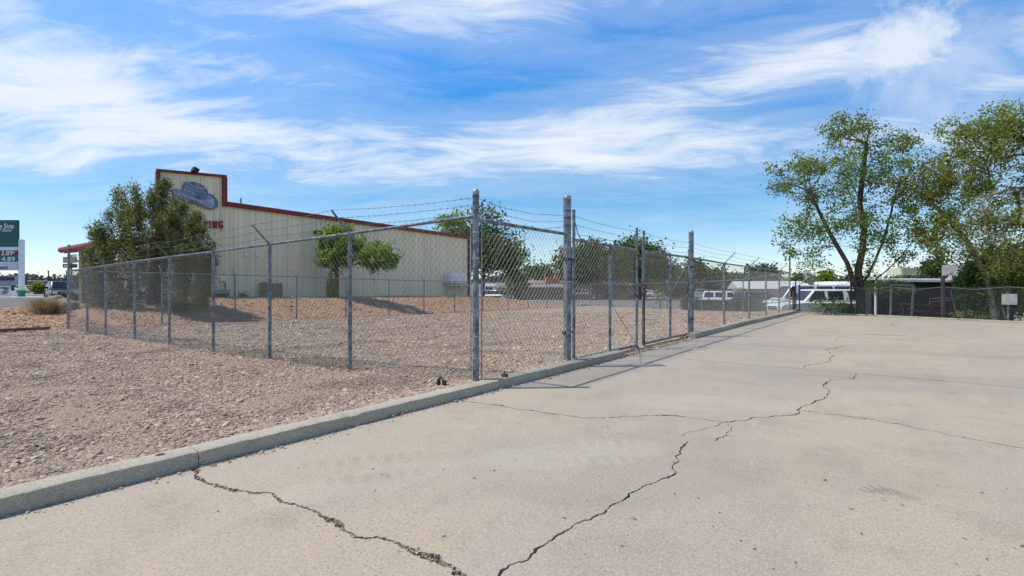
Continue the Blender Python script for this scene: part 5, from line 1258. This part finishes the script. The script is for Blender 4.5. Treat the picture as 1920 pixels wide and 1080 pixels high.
# fence along the far concrete edge
dl = (far1-far0).normalized(); outn = Vector((-dl.y, dl.x)); outn = outn if outn.y > 0 else -outn
t = thing('yard_fence', 'sagging low chain link fence with dark posts along the far edge of the concrete', 'fence', (far0.x, far0.y, 0))
def onedge(px):
    # intersection of the view ray with the edge line
    q = (px-960)/F; dirx = -sn+cs*q; diry = cs+sn*q
    A = np.array([[dirx, -dl.x], [diry, -dl.y]]); s_ = np.linalg.solve(A, np.array([far0.x+outn.x*.2, far0.y+outn.y*.2])); return Vector((dirx*s_[0], diry*s_[0]))
pxs = [1492, 1596, 1670, 1768, 1890, 2060]; pr = [.028, .04, .03, .062, .03, .03]; ph = [1.75, 1.5, 1.25, 1.62, 1.05, 1.3]
pp = [onedge(p) for p in pxs]; o = Vector((far0.x, far0.y))
for p, r_, h_, mm in zip(pp, pr, ph, (M_blkpl, M_blkpl, M_galv, mat('brown_steel', (.06, .035, .03), .8), M_galv, M_galv)):
    q = p-o; b = MB(); b.tube([(q.x, q.y, -.4), (q.x, q.y, h_)], r_, 10); b.build('post', mm, t, smooth=True)
for i in range(len(pp)-1):
    a = pp[i]-o; c = pp[i+1]-o; nsub = 2
    for k in range(nsub):
        p = a.lerp(c, k/nsub); q = a.lerp(c, (k+1)/nsub); span_mesh(t, p, q, -.03, -.03, (outn.x*-.04, outn.y*-.04), 1.22)
    b = MB(); b.tube([(a.x, a.y, 1.2), ((a.x*3+c.x)/4, (a.y*3+c.y)/4, 1.15), ((a.x+c.x)/2, (a.y+c.y)/2, 1.10), ((a.x+3*c.x)/4, (a.y+3*c.y)/4, 1.15), (c.x, c.y, 1.2)], .008, 5); b.build('top_wire', M_galvb, t)
b = MB(); p = onedge(1892)-o; an = math.atan2(dl.y, dl.x); b.box((p.x, p.y-.08, .78), (.40, .03, .36), rz=an); b.build('blank_panel', mat('dull_white_board', (.27, .27, .265), .6, 0, .15, 8), t)
# black shed
a = at(1633, 25.5, z=G); c = at(1900, 26.8, z=G); d = c-a; L = d.length; an = math.atan2(d.y, d.x)
t = thing('shed', 'long low black walled shed with a white roof edge behind the sagging fence', 'shed', a, an)
M_bk = mat('black_boards', (.012, .013, .018), .9, 0, .4, 2)
nb = 26
for k in range(nb):
    b = MB(); b.box(((k+.5)*L/nb, 0, 1.18), (L/nb-.012, .05+.012*(k % 2), 2.36)); b.build('board', M_bk, t)
b = MB(); b.prism([(.05, .03, 0), (L-.05, .03, 0), (L+2.5, 3.9, 0), (3.2, 3.9, 0)], (0, 0, 2.3)); b.build('wall', M_bk, t)
b = MB(); b.prism([(-.15, -.45, 2.42), (L+.3, -.45, 2.42), (L+3.0, 4.2, 2.58), (3.2, 4.2, 2.58)], (0, 0, .05)); b.build('roof', mat('dirty_white_roof', (.55, .56, .57), .6, 0, .2, 3), t)
b = MB(); b.box((L/2, -.47, 2.43), (L+.4, .04, .13)); b.build('roof_edge', M_white, t)
b = MB(); b.box((-.02, -.3, 1.2), (.08, .07, 2.4)); b.build('corner_post', M_white, t)
for nm, px, d_, w, h, m_, lab in (('roof_cooler', 1690, 27.0, .95, .38, mat('cream_cooler', (.52, .53, .38), .6), None), ('roof_cooler', 1792, 28.0, .78, .58, mat('grey_cooler', (.27, .27, .27), .5, .2), None)):
    p = at(px, d_-.3, z=0); q = Matrix.Rotation(-an, 3, 'Z')@Vector((p.x-a.x, p.y-a.y, 0))
    b = MB(); b.box((q.x, q.y, 2.62+h/2+.12), (w, .9, h)); k = b.build(nm, m_, t, bevel=.03)
    if h > .5:
        b = MB(); b.lathe((q.x+.05, q.y-.46, 2.62+h/2+.12), [(.11, 0), (.11, .02)], 14, axis=(0, -1, 0)); b.build('fan_hole', M_dark, k)
        b = MB(); b.box((q.x-.42, q.y-.46, 2.62+h/2+.12), (.16, .02, h*.98)); b.build('side_panel', M_white, k)
        b = MB(); b.box((q.x-.1, q.y, 2.66), (.3, .5, .2)); b.build('duct', M_white, k)
    else:
        for j in range(6): b = MB(); b.box((q.x, q.y-.46, 2.70+h*(j+.5)/6+.02), (w*.9, .03, .03)); b.build('louvre', m_, k)
# junk frames leaning in the yard
M_pipe = mat('grey_pipe', (.40, .40, .37), .6, .2, .2, 8)
def frame(label, segs, m_, rad=.022, cat='frame', nm='scrap_rack'):
    P = [[at(px, d_, py) for px, py, d_ in s] for s in segs]; o_ = Vector((P[0][0].x, P[0][0].y, -.3)); t = thing(nm, label, cat, o_, group='scrap metal frames heaped before the black shed')
    for s in P: b = MB(); b.tube([p-o_ for p in s], rad, 6); b.build('bar', m_, t)
    return t
frame('upright pale rectangular frame standing left in the scrap', [[(1670, 592, 22.4), (1671, 534, 22.4)], [(1671, 534, 22.4), (1713, 536, 22.3)], [(1709, 594, 22.3), (1713, 534, 22.3)]], M_pipe, .045)
frame('long rusty trailer bed frame lying low across the scrap', [[(1678, 569, 22.0), (1768, 574, 21.4), (1818, 577, 21.2)], [(1700, 578, 21.8), (1712, 582, 21.7), (1768, 588, 21.3)], [(1745, 573, 21.6), (1745, 590, 21.6)], [(1690, 569, 21.9), (1695, 590, 21.9)]], M_rust, .028)
frame('grey pipe rail with a square end above the rusty frame', [[(1743, 570, 21.8), (1743, 560, 21.8), (1830, 556, 21.2)], [(1744, 566, 21.8), (1800, 561, 21.4)], [(1800, 557, 21.4), (1808, 588, 21.4)]], M_pipe, .022)
frame('leaning bent pipe frame of a cot standing right in the scrap', [[(1793, 588, 21.0), (1782, 543, 21.0), (1822, 539, 20.8)], [(1786, 560, 21.0), (1824, 556, 20.8)]], M_pipe, .022)
frame('two crossed weathered props standing right of the leaning elm', [[(1871, 596, 20.2), (1873, 524, 20.2)], [(1885, 598, 20.0), (1866, 540, 20.3)], [(1852, 520, 20.3), (1874, 526, 20.2)]], mat('grey_timber', (.33, .31, .28), .9), .045)
# satellite dish on its pole
p = at(1499, 26.2, z=0); t = thing('satellite_dish', 'grey satellite dish on a thin pole behind the far kerb corner', 'dish', (p.x, p.y, -.5))
b = MB(); b.tube([(0, 0, 0), (0, 0, 1.85)], .03, 8); b.build('pole', M_blkpl, t)
dc = at(1513, 26.2, 521)-Vector((p.x, p.y, -.5)); b = MB(); b.tube([(0, 0, 1.8), (dc.x*.6, dc.y*.6, dc.z-.15), dc], .02, 6); b.build('arm', M_galvb, t)
ax = Vector((cs*.93, sn*.93, .30)).normalized()
b = MB(); b.lathe(dc, [(.42, .10), (.40, .09), (.30, .045), (.15, .012), (.02, 0), (.02, -.02), (.2, .0), (.43, .085)], 24, axis=ax); b.build('dish', mat('dish_grey', (.34, .36, .38), .5), t, smooth=True)
b = MB(); b.tube([dc, dc+ax*.45], .012, 6); b.box(dc+ax*.45, (.07, .07, .1)); b.build('receiver', M_white, t)
p = at(1488, 25.5, z=0); tag(MB().tube([(0, 0, -.9), (0, 0, 1.0)], .055, 10).build('rusty_post', M_rust, loc=(p.x, p.y, 0)), 'short thick rusty pipe post just left of the satellite dish pole', 'post')

# ------------------------------------------------------------------ left roadside
bx_ = at(86, 19.6); z = bank(bx_.x, bx_.y)
tuft(bx_.x, bx_.y, z-.02, 1500, .62, .62, leafmat('tumbleweed', (.13, .10, .065), (.42, .34, .22), .2), 'tumbleweed', 'round dry brown tumbleweed bush left of the boulders', 'bush', seed=2, w=.007)
p = at(10, 17.0); tuft(p.x-.8, p.y-.4, bank(p.x, p.y)-.02, 500, .22, .5, MATS['tumbleweed'], 'dead_tuft', 'low dark dead tuft at the left edge below the road', 'plant', seed=6, w=.004)
def boulder(px, d_, wpx, hpx, label, seed, m_, sink=.1):
    p = at(px, d_); r_ = wpx*d_/F/2; h = hpx*d_/F; bm = bmesh.new(); bmesh.ops.create_icosphere(bm, subdivisions=4, radius=1)
    for v in bm.verts:
        n_ = v.co.normalized(); k = 1+.20*noise.noise(n_*1.1+Vector((seed, 0, 0)))+.06*noise.noise(n_*4+Vector((seed, 0, 0)))+.02*noise.noise(n_*14)
        v.co = Vector((n_.x*k*r_, n_.y*k*r_*.9, (n_.z*k*.62+.30)*h))
    me = bpy.data.meshes.new('boulder'); bm.to_mesh(me); bm.free(); me.polygons.foreach_set('use_smooth', [True]*len(me.polygons)); me.materials.append(m_)
    o = bpy.data.objects.new('boulder', me); COL.objects.link(o); o.location = (p.x, p.y, bank(p.x, p.y)-sink); return tag(o, label, 'boulder', 'boulders on the bank by the road')
M_rock = mat('brown_boulder', (.25, .20, .175), .95, 0, .25, 3, .8, 14)
boulder(122, 20.8, 46, 29, 'smooth brown grey boulder at the fence corner, the nearer of the two', 1, M_rock)
boulder(106, 22.8, 42, 28, 'rougher reddish boulder behind the smooth one', 5, mat('red_boulder', (.25, .165, .14), .95, 0, .3, 4, .8, 14))
b = MB(); p0 = Vector((-20.75, -3.0, lot(-20.75, -3)+.03)); p1 = Vector((-21.0, 3.95, lot(-21.0, 3.95)+.03))
b.prism([p0, p1, p1+Vector((-.09, 0, 0)), p0+Vector((-.09, 0, 0))], (0, 0, .09)); tag(b.build('edging_timber', mat('red_timber', (.20, .085, .055), .9, 0, .3, 6)), 'long weathered reddish edging timber lying between gravel and brown soil', 'timber')

# fuel price sign
M_grn = mat('sign_green', (.008, .085, .065), .4, 0, .05); M_rd = mat('sign_dark_red', (.16, .012, .03), .4, 0, .05); M_tg = mat('sign_teal', (.006, .22, .15), .5, 0, .05); M_ylw = mat('sign_pale', (.75, .78, .45), .5)
D = 66; O = at(39, D, z=0.0); t = thing('fuel_price_sign', 'tall roadside fuel price sign with green board on a white and green pole', 'sign', O, YAW)
def lx(px): return (px-39)*D/F
def lz(py): return CZ-(py-540)*D/F
def sb(x0, x1, y0_, y1_, dep, yo, nm, m_, par=None, bv=0):
    b = MB(); b.box(((lx(x0)+lx(x1))/2, yo, (lz(y0_)+lz(y1_))/2), (abs(lx(x1)-lx(x0)), dep, abs(lz(y1_)-lz(y0_)))); return b.build(nm, m_, par or t, bevel=bv)
sb(36, 42, 449, 537, .5, .1, 'pole', M_white); sb(36, 42, 537.2, 544, .5, .1, 'pole_band', M_ylw); sb(35.5, 42.5, 544.2, 557.5, .55, .1, 'pole_foot', M_tg); sb(-62, -56, 449, 557.5, .5, .1, 'pole', M_white)
bd = sb(-60, 36, 413, 463, .35, -.12, 'name_board', M_grn, bv=.02)
sb(-60, 35.6, 463.2, 469.8, .25, -.1, 'spacer', M_white); sb(-60, 35.6, 470, 480, .3, -.12, 'price_row', M_rd); sb(-60, 35.6, 480.3, 491.5, .3, -.12, 'price_row', mat('sign_row_green', (.01, .11, .085), .4)); lb = sb(-60, 35.6, 492, 507, .3, -.12, 'letter_board', mat('letter_board', (.55, .56, .6), .5), bv=.02)
def word(txt, px, py, hpx, m_, par, yo=-.31, condense=1.0, nm='lettering', rightpx=None):
    me = textmesh(txt, 1.0, .02); me.materials.append(m_); xsv = [v.co.x for v in me.vertices]; zsv = [v.co.y for v in me.vertices if True]
    s = hpx*D/F/.70; o_ = part(me, nm, par, (lx(px), yo, lz(py)), (R(90), 0, 0), (s*condense, s, 1))
    if rightpx is not None:
        w = max(xsv)-min(xsv); o_.scale[0] = (lx(rightpx)-lx(px))/w; o_.location.x = lx(px)-min(xsv)*o_.scale[0]
    return o_
word('py Stop', 0, 428.5, 8.8, M_white, bd, rightpx=30.5); word('er Store', 0, 434.6, 5.6, M_white, bd, rightpx=25)
word('3.89', 7, 478.8, 8.0, M_white, t, -.285, rightpx=27.6); word('9', 28.2, 475.4, 3.4, M_white, t, -.285, rightpx=31.5); word('4.89', 7, 490, 8.2, M_white, t, -.285, rightpx=32); word('VAPES', -2.5, 505.2, 5.2, M_dark, lb, -.285, rightpx=19)
# white notice at its foot
D = 60; O = at(0, D, z=.0); t = thing('notice_sign', 'white notice board with green picture at the foot of the fuel price sign', 'sign', O, YAW)
def lx(px): return (px-0)*D/F
b = MB(); b.box((lx(-12), 0, (lz(536)+lz(556))/2), (lx(64), .06, abs(lz(556)-lz(536)))); nb_ = b.build('board', M_white, t)
word('OVING?', 0, 541.5, 3.6, M_dark, nb_, -.06, rightpx=18.2)
b = MB(); b.lathe((lx(12), -.035, lz(545)), [(.30, 0), (.30, .01)], 16, axis=(0, -1, 0)); o_ = b.build('green_oval', mat('oval_green', (.12, .42, .16), .5), nb_)
for k, (u, v, w) in enumerate(((4, 546.5, 8), (6, 549, 10), (3, 551, 12))):
    b = MB(); b.box((lx(u+w/2-2), -.04, lz(v)), (lx(w), .01, .07)); b.build('dark_stroke', M_dark, nb_)
# grey billboard and far signs
D = 95; O = at(0, D, z=0); t = thing('billboard', 'grey billboard with dark nameplate behind the fuel price sign', 'sign', O, YAW)
b = MB(); b.box((lx(-10), 0, (lz(517)+lz(535))/2), (lx(88), .4, abs(lz(535)-lz(517)))); b.build('board', mat('billboard_grey', (.34, .33, .33), .7), t)
b = MB(); b.box((lx(14), -.25, lz(522.5)), (lx(29), .1, abs(lz(526)-lz(519)))); b.build('nameplate', mat('dark_plum', (.045, .03, .05), .5), t)
for px in (-40, 10): b = MB(); b.tube([(lx(px), .3, 0), (lx(px), .3, lz(535))], .15, 8); b.build('leg', M_blkpl, t)
D = 140; O = at(76, D, z=0); t = thing('church', 'low dark fronted building with white church lettering far down the road', 'building', O, YAW)
def lx(px): return (px-76)*D/F
b = MB(); b.box((lx(76), 3, lz(536.5)), (lx(76+50), 6, abs(lz(542)-lz(531)))); b.build('wall', mat('church_wall', (.30, .27, .25), .8), t)
cb = MB().box((lx(77), -.3, (lz(523)+lz(530.5))/2), (lx(76+48), .4, abs(lz(530.5)-lz(523)))).build('sign_board', mat('navy_board', (.018, .028, .06), .5), t)
word('PINPOINT CHURCH', 54.5, 528.4, 3.2, M_white, cb, -.55, rightpx=94)
for px in (58, 66, 84, 92): b = MB(); b.box((lx(px), -.05, lz(537)), (1.2, .1, 1.0)); b.build('window', M_glass, t)
D = 75; O = at(131, D, z=0); t = thing('shop_sign', 'beige board above a dark board on a post by the canopy', 'sign', O, YAW)
def lx(px): return (px-131)*D/F
b = MB(); b.tube([(lx(134), 0, 0), (lx(134), 0, lz(478))], .12, 8); b.build('post', M_galv, t)
b = MB(); b.box((lx(133), -.15, lz(487.5)), (lx(131+25), .15, abs(lz(493)-lz(482)))); b.build('board', mat('beige_board', (.42, .36, .27), .6), t)
b = MB(); b.box((lx(133), -.15, lz(498.5)), (lx(131+25), .2, abs(lz(502)-lz(495)))); d1 = b.build('dark_board', mat('sign_black', (.03, .03, .04), .5), t)
b = MB(); b.box((lx(127), -.27, lz(498.5)), (lx(131+8), .02, .22)); b.build('mark', M_white, d1); b = MB(); b.box((lx(139.5), -.27, lz(498.5)), (lx(131+8), .02, .22)); b.build('mark', mat('mark_red', (.35, .03, .03), .5), d1)
b = MB(); b.box((lx(142), -.15, lz(480)), (lx(131+7), .12, .5)); b.build('small_board', M_white, t)
for px, D_, lab in ((91, 120, 'tall dark lamp post left of the dark grey wagon'), (124.5, 150, 'distant dark pole behind the fence corner post')):
    p = at(px, D_, z=0); h = CZ+(540-508)/F*D_; b = MB(); b.tube([(0, 0, 0), (0, 0, h)], .13, 6); t = thing('lamp_post', lab, 'pole', p); b.build('pole', M_blkpl, t)
    b = MB(); b.box((-.4, 0, h), (1.0, .3, .15)); b.build('lamp_head', M_blkpl, t)

car('parked_car', 'dark wagon half hidden behind the screen fence left of the white van', 'car', cpos(1424, 46), hr+.2, 'suv', P_dg)
car('parked_pickup', 'silver pickup beyond the white wagon with the roof rack', 'pickup', cpos(1385, 62), hr-.2, 'pickup', P_si)
car('parked_car', 'small dark saloon in the street gap right of the near hinge post', 'car', cpos(1120, 94), hr-.3, 'sedan', P_dg)
# leaf litter and straw along the far edge of the concrete
b = MB(); rr = random.Random(33)
for _ in range(2600):
    f = rr.random(); q = far0.lerp(Vector((5.5, lerp(far0.y, far1.y, (5.5+3.6)/16.6))), f)+outn*rr.gauss(.10, .16); z = .065 if (q-far0).dot(outn) > -.03 else .004
    l = rr.uniform(.015, .05); a = rr.uniform(0, 6.28); dx, dy = math.cos(a)*l, math.sin(a)*l
    b.add([(q.x, q.y, z), (q.x+dx, q.y+dy, z+l*rr.uniform(0, .6)), (q.x-dy*.4, q.y+dx*.4, z+.004)], [(0, 1, 2)])
for _ in range(75):
    q = gnd(rr.uniform(400, 1920), rr.uniform(640, 1060)); l = rr.uniform(.008, .022); a = rr.uniform(0, 6.28); dx, dy = math.cos(a)*l, math.sin(a)*l
    if q.x > -3.5 and q.y < 22: b.add([(q.x, q.y, .002), (q.x+dx, q.y+dy, .006), (q.x+dx-dy*.4, q.y+dy+dx*.4, .008), (q.x-dy*.4, q.y+dx*.4, .003)], [(0, 1, 2, 3)])
tag(b.build('leaf_litter', leafmat('litter', (.07, .05, .03), (.26, .19, .11), .1)), kind='stuff')
